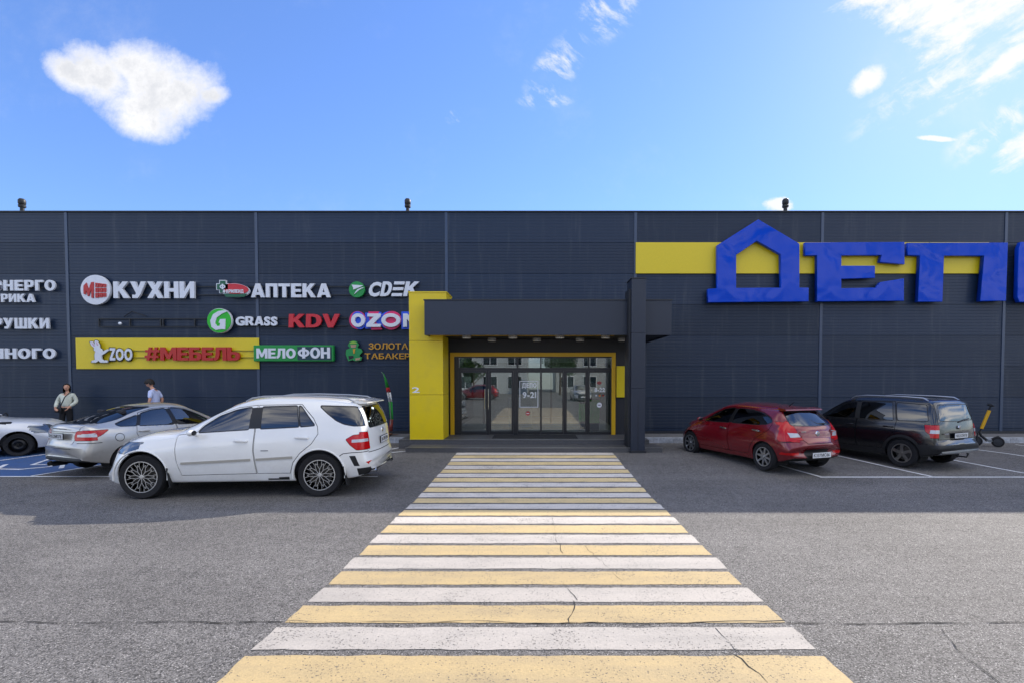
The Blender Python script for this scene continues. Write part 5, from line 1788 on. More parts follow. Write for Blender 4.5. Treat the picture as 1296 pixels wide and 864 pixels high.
# extras: rails, spoiler, mouldings, flares, mud flaps, exhaust, badge
for s_ in (1, -1):
    pts = [(x, s_ * .60, pchip(SUV['curves']['zc'])(x) + z) for x, z in ((-1.95, -.04), (-1.85, .0), (-1.5, .008), (-.9, .01), (-.4, .01), (-.2, .0), (-.1, -.04))]
    MB().tube(pts, .015, 8).build('roof_rail', mat('rail_grey', '#9fa1a3', .35, metal=.6), suv, local=True, smooth=True)
    for (xa, za), (xb, zb_) in (((.80, .605), (-.33, .655)), ((-.42, .66), (-1.02, .69))):
        ya, yb = side_y(sh, xa, za), side_y(sh, xb, zb_)
        MB().prism([(xa, za - .02), (xb, zb_ - .02), (xb, zb_ + .018), (xa, za + .015)], s_ * (min(ya, yb) - .01), s_ * (max(ya, yb) + .014)).build('side_moulding', mat('moulding_grey', '#a9a59b', .35, metal=.2), suv, local=True)
    for xw, dx, t_ in ((1.4575, -.43, .05), (-1.4575, -.42, .05)):
        MB().obox((xw + dx - .02, s_ * .86, .36), .02, .20, .34, Matrix.Rotation(R(10), 3, 'Y'), .005).build('mud_flap', M_PLASTIC, suv, local=True)
    MB().lathe([(.045, 0), (.045, .2), (.035, .2), (.035, 0)], 16, 'x', (-2.34, s_ * .60, .40), closed=True).build('exhaust_pipe', M_CHROME, suv, local=True, smooth=True)
    # widened arch lips
    for xw in (1.4575, -1.4575):
        ap = [(x, z) for x, z in ell(xw, .385, .437, .437, 30, -8, 188)]
        MB().tube([(x, s_ * (.945), z) for x, z in ap], .015, 6, cap=False).build('arch_lip', PAINT_W, suv, local=True, smooth=True)
MB().prism([(-2.18, 1.585), (-2.17, 1.602), (-1.95, 1.645), (-1.92, 1.61), (-2.05, 1.575)], -.60, .60).build('roof_spoiler', PAINT_W, suv, local=True, smooth=True)
MB().lathe([(.0001, 0), (.045, -.004), (.05, .01)], 20, 'x', (-2.295, 0, 1.06)).build('badge', M_CHROME, suv, local=True, smooth=True)
lv = Vector((-2.36, 0, 1.04))
MB().box(-.62, -.50, .947, .957, .8, .81).build('badge', M_PLASTIC, suv, local=True)

# ------------------------------------------------------------------ red hatchback
RED = dict(
    W=1.70, x0=-2.04, x1=2.08, rr=0.20, rf=0.38, rp=2.6, sh=2.4, bul=0.03, tuck=.07, paint=PAINT_R,
    curves=dict(
        zb=[(-2.04, .36), (-1.8, .26), (-1.3, .2), (1.3, .19), (1.8, .18), (2.08, .25)],
        zc=[(-2.04, .60), (-2.02, .68), (-1.985, .745), (-1.96, .78), (-1.945, .90), (-1.90, 1.0), (-1.80, 1.11), (-1.66, 1.25), (-1.56, 1.34), (-1.48, 1.375), (-1.2, 1.42), (-.7, 1.46), (-.2, 1.47),
            (.2, 1.435), (.5, 1.34), (.9, 1.16), (1.2, 1.02), (1.3, .985), (1.6, .93), (1.85, .83), (1.98, .70), (2.05, .56), (2.08, .42)],
        zr=[(-2.04, .57), (-1.96, .74), (-1.9, .95), (-1.66, 1.19), (-1.48, 1.31), (-1.2, 1.355), (-.7, 1.385), (-.2, 1.39), (.1, 1.36), (.5, 1.22), (.9, 1.04), (1.2, .93), (1.6, .86), (1.85, .76), (2.08, .38)],
        zbl=[(-2.04, .55), (-1.96, .72), (-1.9, .88), (-1.7, 1.0), (-1.3, 1.03), (-.6, .985), (.4, .92), (.9, .89), (1.3, .85), (1.7, .76), (1.95, .62), (2.08, .36)],
        zm=[(-2.04, .5), (-1.7, .62), (-1.2, .64), (1.3, .6), (1.8, .52), (2.08, .33)],
        wm=[(-2.04, .73), (-1.95, .79), (-1.7, .835), (-1.2, .85), (1.3, .85), (1.7, .81), (1.95, .72), (2.08, .58)],
        wb=[(-2.04, .69), (-1.9, .74), (-1.6, .755), (-.6, .785), (.6, .785), (1.2, .76), (1.6, .70), (1.9, .6), (2.08, .48)],
        wr=[(-2.04, .64), (-1.9, .62), (-1.6, .55), (-1.2, .56), (-.2, .575), (.4, .60), (.9, .66), (1.2, .69), (1.6, .62), (1.9, .5), (2.08, .4)]),
    windows=[
        ('w_front', rnd([(.78, .955), (.45, 1.16), (.15, 1.28), (-.10, 1.325), (-.20, 1.325), (-.13, .985)], .03)),
        ('w_rear', rnd([(-.24, .99), (-.31, 1.325), (-.75, 1.315), (-1.10, 1.255), (-1.33, 1.17), (-1.43, 1.10), (-1.30, 1.04), (-1.05, 1.01)], .03))],
    pillars=[[(-.13, .985), (-.20, 1.325), (-.31, 1.325), (-.24, .99)]],
    windscreen=[(1.16, -.60), (1.23, 0), (1.16, .60), (.40, .52), (.32, 0), (.40, -.52)],
    rear_window=rnd([(-.58, 1.05), (0, 1.03), (.58, 1.05), (.49, 1.305), (0, 1.325), (-.49, 1.305)], .05),
    dark=('w_rear',),
    doors=[([(1.0, .88), (.82, .93), (.5, 1.16), (.18, 1.30), (-.15, 1.355), (-.215, 1.345), (-.155, .9), (-.15, .6), (-.19, .32), (.93, .32), (1.0, .55)], 'front_door'),
           ([(-.24, 1.355), (-.18, .9), (-.175, .6), (-.215, .32), (-.80, .33), (-.90, .52), (-1.05, .70), (-1.25, .82), (-1.40, .93), (-1.44, 1.05), (-1.37, 1.17), (-1.1, 1.28), (-.75, 1.345)], 'rear_door')],
    handles=[(-.02, .84), (-1.08, .88)], hang=.08,
    regions=[
        ('taillight', 'side', rnd([(-1.66, 1.13), (-1.80, 1.08), (-2.2, .88), (-2.2, .68), (-1.88, .70), (-1.74, .86), (-1.63, 1.05)], .02)),
        ('taillight', 'rear', [(.555, 1.10), (.83, 1.10), (.84, .70), (.40, .74), (.50, .88)]), ('taillight', 'rear', [(-.555, 1.10), (-.83, 1.10), (-.84, .70), (-.40, .74), (-.50, .88)]),
        ('lens', 'rear', [(.50, .88), (.70, .89), (.66, .79), (.45, .80)]), ('lens', 'rear', [(-.50, .88), (-.70, .89), (-.66, .79), (-.45, .80)]),
        ('redstrip', 'side', [(-1.72, .47), (-2.1, .47), (-2.1, .42), (-1.76, .43)]),
        ('redstrip', 'rear', [(.48, .47), (.8, .47), (.8, .42), (.5, .42)]), ('redstrip', 'rear', [(-.48, .47), (-.8, .47), (-.8, .42), (-.5, .42)]),
        ('trim', 'rear', [(-.36, .35), (.36, .35), (.33, .53), (-.33, .53)]),
        ('headlight', 'side', rnd([(1.95, .66), (1.62, .83), (1.45, .85), (1.62, .72), (1.8, .64)], .02)),
        ('headlight', 'front', [(.38, .6), (.8, .6), (.8, .8), (.45, .72)]), ('headlight', 'front', [(-.38, .6), (-.8, .6), (-.8, .8), (-.45, .72)]),
        ('trim', 'front', [(-.45, .3), (.45, .3), (.4, .6), (-.4, .6)])],
    lines=[('rear', [(-.58, 1.02), (-.40, .73), (-.33, .66), (.33, .66), (.40, .73), (.58, 1.02)]), ('side', [(-1.66, .66), (-1.9, .70)]), ('side', [(1.45, .80), (1.5, .62), (1.72, .60)])],
    xf=1.285, xr=-1.285, zw=.315, ra=.345, r=.310, rim=.212, tw=.195, track=.835, style='ten', floor=.3, cab=(-1.6, 1.1), beltz=.93,
    seats=[(.18, (.34, -.34)), (-.70, (.38, 0, -.38))], mirror=(.78, 1.0),
    handle_m=mat('chrome_handle', '#a9a6a4', .2, metal=.9),
    plates=[(-2.055, .415, 0, 'К337МС116'), (2.10, .38, 0, 'К337МС116')])


def place(rear_px, theta, track, wb):
    """pose of a car from the ground contact of its left rear wheel; theta = turn to the left of straight ahead"""
    a = on_ground(*rear_px)
    f = Vector((-math.sin(R(theta)), math.cos(R(theta)))); l = Vector((-f.y, f.x))
    c = Vector((a.x, a.y)) + f * wb / 2 - l * (track - .08)
    return (c.x, c.y, (gz(a.y) + gz(a.y + wb)) / 2 - .01), R(90 + theta)


loc, hd = place((969, 596), 19.5, .835 * .955, 2.57 * .955)
red, shr = build_car(RED, 'red hatchback parked nose to the kerb right of the entrance', loc, hd)
red.scale = (.955,) * 3
MB().prism([(-1.61, 1.345), (-1.59, 1.372), (-1.42, 1.405), (-1.38, 1.37), (-1.5, 1.33)], -.53, .53).build('roof_spoiler', PAINT_R, red, local=True, smooth=True)
MB().tube([(-1.72, .05, 1.165), (-1.83, -.12, 1.06), (-1.845, -.36, 1.07)], .014, 6).build('rear_wiper', M_PLASTIC, red, local=True, smooth=True)
MB().tube([(-1.2, 0, 1.42), (-1.36, 0, 1.53)], [.012, .004], 6).build('aerial', M_PLASTIC, red, local=True)
MB().lathe([(.0001, -.012), (.05, -.01), (.06, .01)], 20, 'x', (-1.955, 0, .86)).build('badge', M_CHROME, red, local=True, smooth=True)
MB().box(-1.945, -1.925, .32, .46, .905, .925).build('badge', M_CHROME, red, local=True)
MB().box(-1.945, -1.925, -.50, -.40, .905, .925).build('badge', M_CHROME, red, local=True)

# ------------------------------------------------------------------ black boxy off-roader
BLK = dict(
    W=1.79, x0=-2.09, x1=2.13, rr=0.09, rf=0.30, rp=5.0, sh=2.8, bul=.02, tuck=.04, crown=4.2, paint=PAINT_B,
    curves=dict(
        zb=[(-2.09, .42), (-1.8, .32), (-1.3, .25), (1.3, .24), (1.8, .24), (2.13, .32)],
        zc=[(-2.09, .60), (-2.07, .66), (-2.04, .69), (-2.02, .73), (-2.01, .90), (-1.99, 1.05), (-1.95, 1.30), (-1.89, 1.52), (-1.86, 1.59), (-1.78, 1.625), (-1.4, 1.635), (-.8, 1.655), (-.2, 1.65),
            (.15, 1.60), (.45, 1.47), (.8, 1.27), (1.02, 1.13), (1.15, 1.09), (1.6, 1.04), (1.85, .95), (2.0, .82), (2.09, .66), (2.13, .5)],
        zr=[(-2.09, .57), (-2.02, .69), (-1.99, 1.0), (-1.93, 1.26), (-1.84, 1.53), (-1.6, 1.585), (-.8, 1.61), (-.1, 1.60), (.2, 1.52), (.5, 1.36), (.8, 1.17), (1.02, 1.05), (1.5, 1.0), (1.8, .9), (2.13, .45)],
        zbl=[(-2.09, .55), (-2.02, .67), (-1.99, .95), (-1.9, 1.04), (-1.3, 1.06), (-.4, 1.04), (.6, 1.0), (1.0, .97), (1.4, .93), (1.8, .82), (2.0, .7), (2.13, .43)],
        zm=[(-2.09, .5), (-1.8, .62), (-1.2, .65), (1.3, .62), (1.8, .55), (2.13, .38)],
        wm=[(-2.09, .78), (-2.0, .84), (-1.7, .88), (-1.2, .895), (1.3, .89), (1.75, .85), (2.0, .77), (2.13, .62)],
        wb=[(-2.09, .75), (-2.0, .79), (-1.6, .82), (-.6, .835), (.7, .83), (1.2, .80), (1.6, .75), (1.9, .68), (2.13, .52)],
        wr=[(-2.09, .70), (-2.0, .71), (-1.7, .69), (-1.2, .69), (-.2, .69), (.4, .69), (.8, .70), (1.1, .73), (1.6, .68), (1.9, .6), (2.13, .42)]),
    windows=[
        ('w_front', rnd([(.80, 1.08), (.55, 1.27), (.25, 1.43), (.0, 1.50), (-.12, 1.515), (-.12, 1.09)], .03)),
        ('w_rear', rnd([(-.24, 1.095), (-.24, 1.52), (-.98, 1.53), (-1.06, 1.11)], .03)),
        ('w_quarter', rnd([(-1.16, 1.115), (-1.08, 1.53), (-1.72, 1.50), (-1.80, 1.14)], .04))],
    pillars=[[(-.12, 1.09), (-.12, 1.515), (-.24, 1.52), (-.24, 1.095)]],
    dark=('w_rear', 'w_quarter'),
    windscreen=[(1.0, -.62), (1.05, 0), (1.0, .62), (.36, .56), (.29, 0), (.36, -.56)],
    rear_window=rnd([(-.64, 1.15), (0, 1.13), (.64, 1.15), (.58, 1.50), (-.58, 1.50)], .05),
    doors=[([(.93, .98), (.83, 1.06), (.57, 1.29), (.27, 1.45), (.0, 1.53), (-.17, 1.545), (-.17, .6), (-.21, .40), (.88, .40), (.93, .6)], 'front_door'),
           ([(-.195, 1.545), (-.195, .6), (-.235, .40), (-.82, .41), (-.90, .56), (-1.04, .72), (-1.12, .85), (-1.13, 1.1), (-1.04, 1.55)], 'rear_door')],
    handles=[(-.02, .93), (-.98, .95)],
    regions=[
        ('taillight', 'side', rnd([(-1.74, 1.05), (-2.3, 1.05), (-2.3, .76), (-1.94, .78), (-1.78, .90)], .02)),
        ('taillight', 'rear', [(.68, 1.05), (.9, 1.05), (.9, .76), (.72, .76)]), ('taillight', 'rear', [(-.68, 1.05), (-.9, 1.05), (-.9, .76), (-.72, .76)]),
        ('lens', 'rear', [(.69, .94), (.86, .94), (.85, .86), (.70, .86)]), ('lens', 'rear', [(-.69, .94), (-.86, .94), (-.85, .86), (-.70, .86)]),
        ('trim', 'side', [(-1.3, .58), (-2.3, .60), (-2.3, .30), (-1.3, .2)]),
        ('trim', 'rear', [(-.95, .60), (.95, .60), (.95, .46), (-.95, .46)]),
        ('metal_trim', 'rear', [(-.8, .455), (.8, .455), (.62, .34), (-.62, .34)]),
        ('redstrip', 'side', [(-1.80, .56), (-2.2, .57), (-2.2, .53), (-1.82, .52)]),
        ('sill', 'side', [(-.95, .39), (.95, .38), (.95, .2), (-.95, .2)]),
        ('headlight', 'side', rnd([(1.98, .78), (1.9, .92), (1.7, .95), (1.72, .82)], .02)),
        ('headlight', 'front', [(.4, .72), (.82, .72), (.82, .9), (.5, .9)]), ('headlight', 'front', [(-.4, .72), (-.82, .72), (-.82, .9), (-.5, .9)]),
        ('trim', 'front', [(-.38, .66), (.38, .66), (.36, .9), (-.36, .9)]),
        ('trim', 'front', [(-.8, .3), (.8, .3), (.75, .5), (-.75, .5)])],
    lines=[('rear', [(-.74, .72), (.74, .72)]), ('rear', [(-.68, 1.52), (-.70, 1.1), (-.74, .72)]), ('rear', [(.68, 1.52), (.70, 1.1), (.74, .72)])],
    flare=.06, xf=1.29, xr=-1.29, zw=.345, ra=.375, r=.335, rim=.225, tw=.215, track=.875, style='five', floor=.38, cab=(-1.8, 1.0), beltz=1.02,
    rim_m=mat('grey_rim', '#8e8b86', .35, metal=.8),
    seats=[(.1, (.36, -.36)), (-.8, (.40, 0, -.40))], mirror=(.76, 1.10),
    plates=[(-2.06, .80, 0, 'Н825ОР178'), (2.15, .45, 0, 'Н825ОР178')])
loc, hd = place((1143, 591), 23, .875 * .92, 2.58 * .92)
blk, shb = build_car(BLK, 'black boxy off-roader with silver roof rails parked right of the red hatchback', loc, hd)
blk.scale = (.92,) * 3
for s_ in (1, -1):
    zcf = pchip(BLK['curves']['zc'])
    MB().tube([(x, s_ * .62, zcf(x) + z) for x, z in ((-1.7, -.03), (-1.6, .025), (-1.2, .035), (-.3, .035), (.0, .02), (.1, -.03))], .018, 8).build('roof_rail', mat('rail_silver', '#aeb0b4', .3, metal=.8), blk, local=True, smooth=True)
MB().tube([(-1.99, -.02, 1.10), (-1.985, -.3, 1.15), (-1.96, -.5, 1.17)], .014, 6).build('rear_wiper', M_PLASTIC, blk, local=True, smooth=True)
MB().lathe([(.0001, -.01), (.04, -.008), (.045, .01)], 18, 'x', (-2.025, 0, .985)).build('badge', M_CHROME, blk, local=True, smooth=True)
MB().box(-2.035, -2.02, .42, .60, .84, .86).build('badge', M_CHROME, blk, local=True)
MB().box(-1.86, -1.835, -.16, .16, 1.555, 1.58).build('brake_light', M_REDL, blk, local=True)
MB().tube([(-2.0, .05, .32), (-2.2, .05, .32), (-2.22, .05, .38)], .018, 8).ball((-2.22, .05, .40), .026, .026, .026).build('tow_hook', M_PLASTIC, blk, local=True, smooth=True)

# ------------------------------------------------------------------ champagne liftback
LIFT = dict(
    W=1.70, x0=-2.12, x1=2.13, rr=0.20, rf=0.36, rp=2.6, sh=2.4, bul=.03, tuck=.06, paint=PAINT_S,
    curves=dict(
        zb=[(-2.12, .34), (-1.8, .27), (-1.3, .2), (1.3, .19), (1.8, .2), (2.13, .28)],
        zc=[(-2.12, .62), (-2.10, .70), (-2.07, .74), (-2.055, .79), (-2.04, .93), (-2.01, 1.05), (-1.98, 1.10), (-1.93, 1.115), (-1.7, 1.155), (-1.3, 1.29), (-.9, 1.42), (-.6, 1.475), (-.2, 1.50), (.1, 1.475),
            (.45, 1.35), (.8, 1.17), (1.05, 1.03), (1.15, .995), (1.6, .93), (1.85, .84), (2.0, .72), (2.1, .58), (2.13, .42)],
        zr=[(-2.12, .6), (-2.055, .75), (-2.01, 1.0), (-1.98, 1.05), (-1.7, 1.09), (-1.3, 1.20), (-.9, 1.33), (-.6, 1.39), (-.2, 1.42), (.1, 1.38), (.45, 1.23), (.8, 1.05), (1.05, .93), (1.6, .86), (1.85, .76), (2.13, .38)],
        zbl=[(-2.12, .58), (-2.055, .73), (-2.01, .93), (-1.9, 1.02), (-1.3, 1.03), (-.5, .985), (.5, .93), (1.0, .88), (1.4, .83), (1.8, .73), (2.0, .6), (2.13, .36)],
        zm=[(-2.12, .5), (-1.8, .62), (-1.2, .64), (1.3, .6), (1.8, .52), (2.13, .33)],
        wm=[(-2.12, .74), (-2.03, .79), (-1.7, .835), (-1.2, .85), (1.3, .845), (1.7, .80), (2.0, .72), (2.13, .58)],
        wb=[(-2.12, .71), (-2.0, .745), (-1.6, .77), (-.6, .785), (.6, .785), (1.1, .75), (1.6, .69), (1.9, .6), (2.13, .48)],
        wr=[(-2.12, .66), (-2.0, .66), (-1.7, .63), (-1.2, .575), (-.6, .565), (.0, .57), (.5, .61), (1.0, .68), (1.6, .62), (1.9, .5), (2.13, .4)]),
    windows=[
        ('w_front', rnd([(.76, .95), (.42, 1.18), (.12, 1.32), (-.12, 1.365), (-.22, 1.365), (-.14, .985)], .03)),
        ('w_rear', rnd([(-.24, .99), (-.33, 1.365), (-.62, 1.345), (-.86, 1.28), (-.98, 1.02)], .03)),
        ('w_vent', rnd([(-1.05, 1.025), (-.95, 1.245), (-1.18, 1.17), (-1.42, 1.08), (-1.36, 1.04)], .03))],
    pillars=[[(-.14, .985), (-.22, 1.365), (-.33, 1.365), (-.24, .99)], [(-.98, 1.02), (-.86, 1.28), (-.95, 1.245), (-1.05, 1.025)]],
    windscreen=[(1.0, -.60), (1.07, 0), (1.0, .60), (.28, .52), (.20, 0), (.28, -.52)],
    rear_window=rnd([(-.60, 1.125), (.60, 1.125), (.50, 1.41), (0, 1.43), (-.50, 1.41)], .05),
    rw_m=M_CGD,
    doors=[([(.92, .87), (.80, .93), (.45, 1.20), (.14, 1.345), (-.14, 1.39), (-.23, 1.385), (-.165, .9), (-.16, .6), (-.2, .32), (.88, .32), (.93, .55)], 'front_door'),
           ([(-.255, 1.39), (-.19, .9), (-.185, .6), (-.225, .32), (-.76, .33), (-.84, .5), (-.98, .68), (-1.06, .85), (-1.02, 1.1), (-.90, 1.3), (-.6, 1.375)], 'rear_door')],
    handles=[(-.04, .86), (-.92, .89)], hang=.05,
    regions=[
        ('taillight', 'side', rnd([(-1.58, .985), (-2.3, .985), (-2.3, .76), (-1.92, .78), (-1.72, .88)], .03)),
        ('taillight', 'rear', rnd([(.46, .97), (.86, .985), (.86, .78), (.46, .77), (.43, .86)], .03)), ('taillight', 'rear', rnd([(-.46, .97), (-.86, .985), (-.86, .78), (-.46, .77), (-.43, .86)], .03)),
        ('lens', 'rear', [(.50, .90), (.88, .905), (.88, .845), (.50, .85)]), ('lens', 'rear', [(-.50, .90), (-.88, .905), (-.88, .845), (-.50, .85)]),
        ('lens', 'side', [(-1.80, .93), (-2.05, .905), (-2.3, .905), (-2.3, .845), (-1.95, .85)]),
        ('trim', 'rear', rnd([(-.62, .40), (.62, .40), (.72, .33), (.66, .24), (-.66, .24), (-.72, .33)], .02)),
        ('headlight', 'side', rnd([(2.0, .64), (1.68, .82), (1.5, .84), (1.6, .70), (1.8, .62)], .02)),
        ('headlight', 'front', [(.38, .6), (.8, .6), (.8, .8), (.45, .74)]), ('headlight', 'front', [(-.38, .6), (-.8, .6), (-.8, .8), (-.45, .74)]),
        ('trim', 'front', [(-.5, .3), (.5, .3), (.45, .68), (-.45, .68)])],
    lines=[('rear', [(-.55, 1.08), (-.44, .78), (-.42, .70)]), ('rear', [(.55, 1.08), (.44, .78), (.42, .70)]), ('rear', [(-.42, .60), (.42, .60)]), ('side', [(-1.72, .72), (-2.2, .72)]),
           ('side', ell(-1.40, .80, .085, .085, 14)[:] + ell(-1.40, .80, .085, .085, 14)[:1])],
    xf=1.238, xr=-1.238, zw=.305, ra=.34, r=.30, rim=.20, tw=.185, track=.825, style='ten', floor=.3, cab=(-1.5, 1.0), beltz=.94,
    seats=[(.15, (.34, -.34)), (-.72, (.36, 0, -.36))], mirror=(.74, .99),
    plates=[(-2.125, .865, 0, 'Р852МК178'), (2.15, .42, 0, 'Р852МК178')])


def pose_from_rear(px, py, theta, x0, W):
    """centre of a car whose right rear corner meets the ground at a spot; theta from straight ahead towards the right"""
    a = on_ground(px, py)
    f = Vector((math.sin(R(theta)), math.cos(R(theta)))); r_ = Vector((f.y, -f.x))
    c = Vector((a.x, a.y)) - r_ * W / 2 - f * x0
    return (c.x, c.y, gz(c.y)), R(90 - theta)


loc, hd = pose_from_rear(103, 611, 21, -2.12 * .93, 1.70 * .93)
sil, shs = build_car(LIFT, 'silver liftback behind the white off-road estate, its tail over the blue bay', loc, hd)
sil.scale = (.93,) * 3
MB().box(-2.06, -2.045, -.26, .26, 1.005, 1.025).build('badge', M_CHROME, sil, local=True)
MB().box(-2.062, -2.03, -.42, .42, .945, .965).build('boot_strip', PAINT_S, sil, local=True)
MB().tube([(-1.9, .1, .24), (-2.14, .1, .24), (-2.18, .1, .3)], .02, 8).ball((-2.18, .1, .32), .03, .03, .03).build('tow_hook', M_PLASTIC, sil, local=True, smooth=True)
MB().lathe([(.045, 0), (.045, .5), (.035, .5), (.035, 0)], 14, 'x', (-2.08, .42, .24), closed=True).build('exhaust_pipe', M_PLASTIC, sil, local=True, smooth=True)

# ------------------------------------------------------------------ pale saloon cut by the left edge: nose towards the right
mapx = pchip([(-2.4, -2.4), (-1.6, -1.65), (-.2, -.4), (1.15, .75), (1.35, 1.15), (1.7, 1.7), (2.3, 2.3)])
def mp_(pl): return [(mapx(x), z) for x, z in pl]
SAL = dict(LIFT)
SAL.update(paint=PAINT_P, style='steel', rim_m=M_RIMD, plates=[(-2.125, .8, 0, 'В604ТУ178'), (2.15, .42, 0, 'В604ТУ178')], ra=.36,
           curves={k_: [(mapx(x), z) for x, z in l_] for k_, l_ in LIFT['curves'].items()},
           windows=[(n_, mp_(pl)) for n_, pl in LIFT['windows']], pillars=[mp_(pl) for pl in LIFT['pillars']], windscreen=mp_(LIFT['windscreen']),
           doors=[(mp_(pl), n_) for pl, n_ in LIFT['doors']], handles=[(mapx(x), z) for x, z in LIFT['handles']], mirror=(.36, .99), lines=[],
           regions=[r__ for r__ in LIFT['regions'] if r__[0] != 'headlight'] + [('headlight', 'side', rnd([(1.98, .66), (1.76, .80), (1.66, .81), (1.74, .72), (1.85, .65)], .02)),
                    ('headlight', 'front', [(.38, .6), (.8, .6), (.8, .8), (.45, .74)]), ('headlight', 'front', [(-.38, .6), (-.8, .6), (-.8, .8), (-.45, .74)])])
w = on_ground(24, 577)
th = 60.0
f = Vector((math.sin(R(th)), math.cos(R(th)))); r_ = Vector((f.y, -f.x))
c = Vector((w.x, w.y)) - r_ * .76 - f * 1.17
pal, shp = build_car(SAL, 'pale grey-white car with plain dark wheels cut by the left edge', (c.x, c.y, gz(c.y)), R(90 - th))
pal.scale = (.94,) * 3
MB().box(-2.05, -2.04, -.2, .2, 1.0, 1.02).build('badge', M_CHROME, pal, local=True)
for k in ('_W',):
    for o in (suv, red, blk, sil, pal):
        if k in o: del o[k]
# ================================================================== people
def skin_mesh(name, joints, edges, m_, parent, root=0, sub=1):
    """one continuous tapering surface grown over connected joints: joints = [(x, y, z, r) or (x, y, z, rx, ry)]"""
    me = bpy.data.meshes.new(name)
    me.from_pydata([j[:3] for j in joints], edges, [])
    o = bpy.data.objects.new('tmp', me); COL.objects.link(o)
    md = o.modifiers.new('skin', 'SKIN'); md.use_smooth_shade = True; md.branch_smoothing = 0.3
    sk = me.skin_vertices[0].data
    for i, j in enumerate(joints):
        r_ = j[3:] if len(j) > 4 else (j[3], j[3])
        sk[i].radius = r_
        sk[i].use_root = (i == root)
    if sub:
        s_ = o.modifiers.new('sub', 'SUBSURF'); s_.levels = sub; s_.render_levels = sub
    dg = bpy.context.evaluated_depsgraph_get(); dg.update()
    out = bpy.data.meshes.new_from_object(o.evaluated_get(dg))
    bpy.data.objects.remove(o); bpy.data.meshes.remove(me)
    out.name = name; out.materials.clear(); out.shade_smooth()
    return link(name, out, m_, parent, local=True)


def hand(sk, ed, wrist, d_, palm_n, side):
    """palm, four unequal bent fingers and a thumb; appends joints and edges"""
    W_ = Vector(sk[wrist][:3]); d_ = Vector(d_).normalized(); n_ = Vector(palm_n).normalized(); s_ = d_.cross(n_) * side
    i0 = len(sk); p = W_ + d_ * .055
    sk.append((*p, .032, .016)); ed.append((wrist, i0))
    for k, (o_, L) in enumerate(((-.028, .062), (-.010, .072), (.009, .068), (.027, .052))):
        a = p + s_ * o_ + d_ * .035
        b = a + d_ * L * .5 + n_ * .008; c = b + d_ * L * .35 + n_ * .022
        i = len(sk)
        sk.extend([(*a, .009), (*b, .0085), (*c, .007)]); ed.extend([(i0, i), (i, i + 1), (i + 1, i + 2)])
    a = W_ + d_ * .03 - s_ * .03; b = a + d_ * .035 - s_ * .018 + n_ * .012; c = b + d_ * .025 + n_ * .01
    i = len(sk); sk.extend([(*a, .011), (*b, .010), (*c, .008)]); ed.extend([(wrist, i), (i, i + 1), (i + 1, i + 2)])


def head_mesh(par, c, face, skin_m, hair_m, hair, s_=1.0):
    """head with brow, nose, mouth, chin and ears looking along `face`; hair as its own mesh"""
    f = Vector(face).normalized(); u_ = Vector((0, 0, 1)); u_ = (u_ - f * u_.dot(f)).normalized(); r_ = f.cross(u_)
    M = Matrix((r_, f, u_)).transposed()
    b = bmesh.new(); bmesh.ops.create_uvsphere(b, u_segments=20, v_segments=16, radius=1)
    for v in b.verts:
        x, y, z = v.co
        jaw = 1 - .28 * max(0, -z) ** 1.3
        X, Y, Z = x * .074 * jaw, y * .094 * (jaw * .5 + .5), z * .115
        if y > .6:
            if abs(x) < .22 and -.35 < z < .2: Y += .018 * (1 - abs(x) / .22) * (1 - abs(z + .1) / .35)
            if .15 < z < .35: Y += .003
            if abs(abs(x) - .35) < .14 and 0 < z < .2: Y -= .006
            if abs(x) < .3 and -.6 < z < -.42: Y += .004
        if abs(abs(x) - 1) < .08 and -.3 < z < .2 and abs(y) < .3: X *= 1.16
        v.co = Vector(c) + M @ Vector((X, Y, Z)) * s_
    me = bpy.data.meshes.new('head'); b.to_mesh(me); b.free(); me.shade_smooth()
    h_ = link('head', me, skin_m, par, local=True)
    for sx in (-1, 1):
        e_ = MB().ball(tuple(Vector(c) + M @ Vector((sx * .028, .083, .008)) * s_), .011, .011, .008, 8, 6).build('eye', mat('eye_dark', '#1d1512', .3), h_, local=True, smooth=True)
    MB().ball(tuple(Vector(c) + M @ Vector((0, .083, -.052)) * s_), .02, .012, .006, 8, 6).build('lips', mat('lips', '#8d4a42', .5), h_, local=True, smooth=True)
    b = bmesh.new(); bmesh.ops.create_icosphere(b, subdivisions=4, radius=1)
    rr = random.Random(5)
    kill = []
    for v in b.verts:
        x, y, z = v.co
        front_ = y > .35 and z < (.38 if hair == 'short' else .42)
        low = (z < -.55 or (z < -.05 and y > -.1)) if hair == 'short' else z < -.95
        if front_ and abs(x) < .82 or low: kill.append(v)
        w_ = 1.15 + rr.uniform(-.07, .09) + (.10 * max(0, min(1, (z + .6) / .8)) if hair == 'short' else 0)
        X, Y, Z = x * .084 * w_, (y * .1 - .008) * w_, z * .118 * w_
        if hair == 'long' and z < 0:
            X *= 1 + .25 * -z; Z *= 1.75; Y = Y * .9 - .02
        v.co = Vector(c) + M @ Vector((X, Y, Z)) * s_
    bmesh.ops.delete(b, geom=kill, context='VERTS')
    me = bpy.data.meshes.new('hair'); b.to_mesh(me); b.free(); me.shade_smooth()
    link('hair', me, hair_m, par, local=True)


M_SKIN = mat('skin', '#cc9a80', .55, spec=.4)
M_HAIR = mat('dark_hair', '#17100c', .7, grain=.4, gscale=80)
M_CREAM = mat('cream_sweatshirt', '#c9cdbf', .9, grain=.08, gscale=8, bump=.006, bscale=14)
M_TEE = mat('pale_blue_tshirt', '#c3cdf0', .9, grain=.06, gscale=8, bump=.006, bscale=14)
M_TROU = mat('black_trousers', '#121318', .85)
M_SHOE = mat('white_shoes', '#b9b9b6', .6)


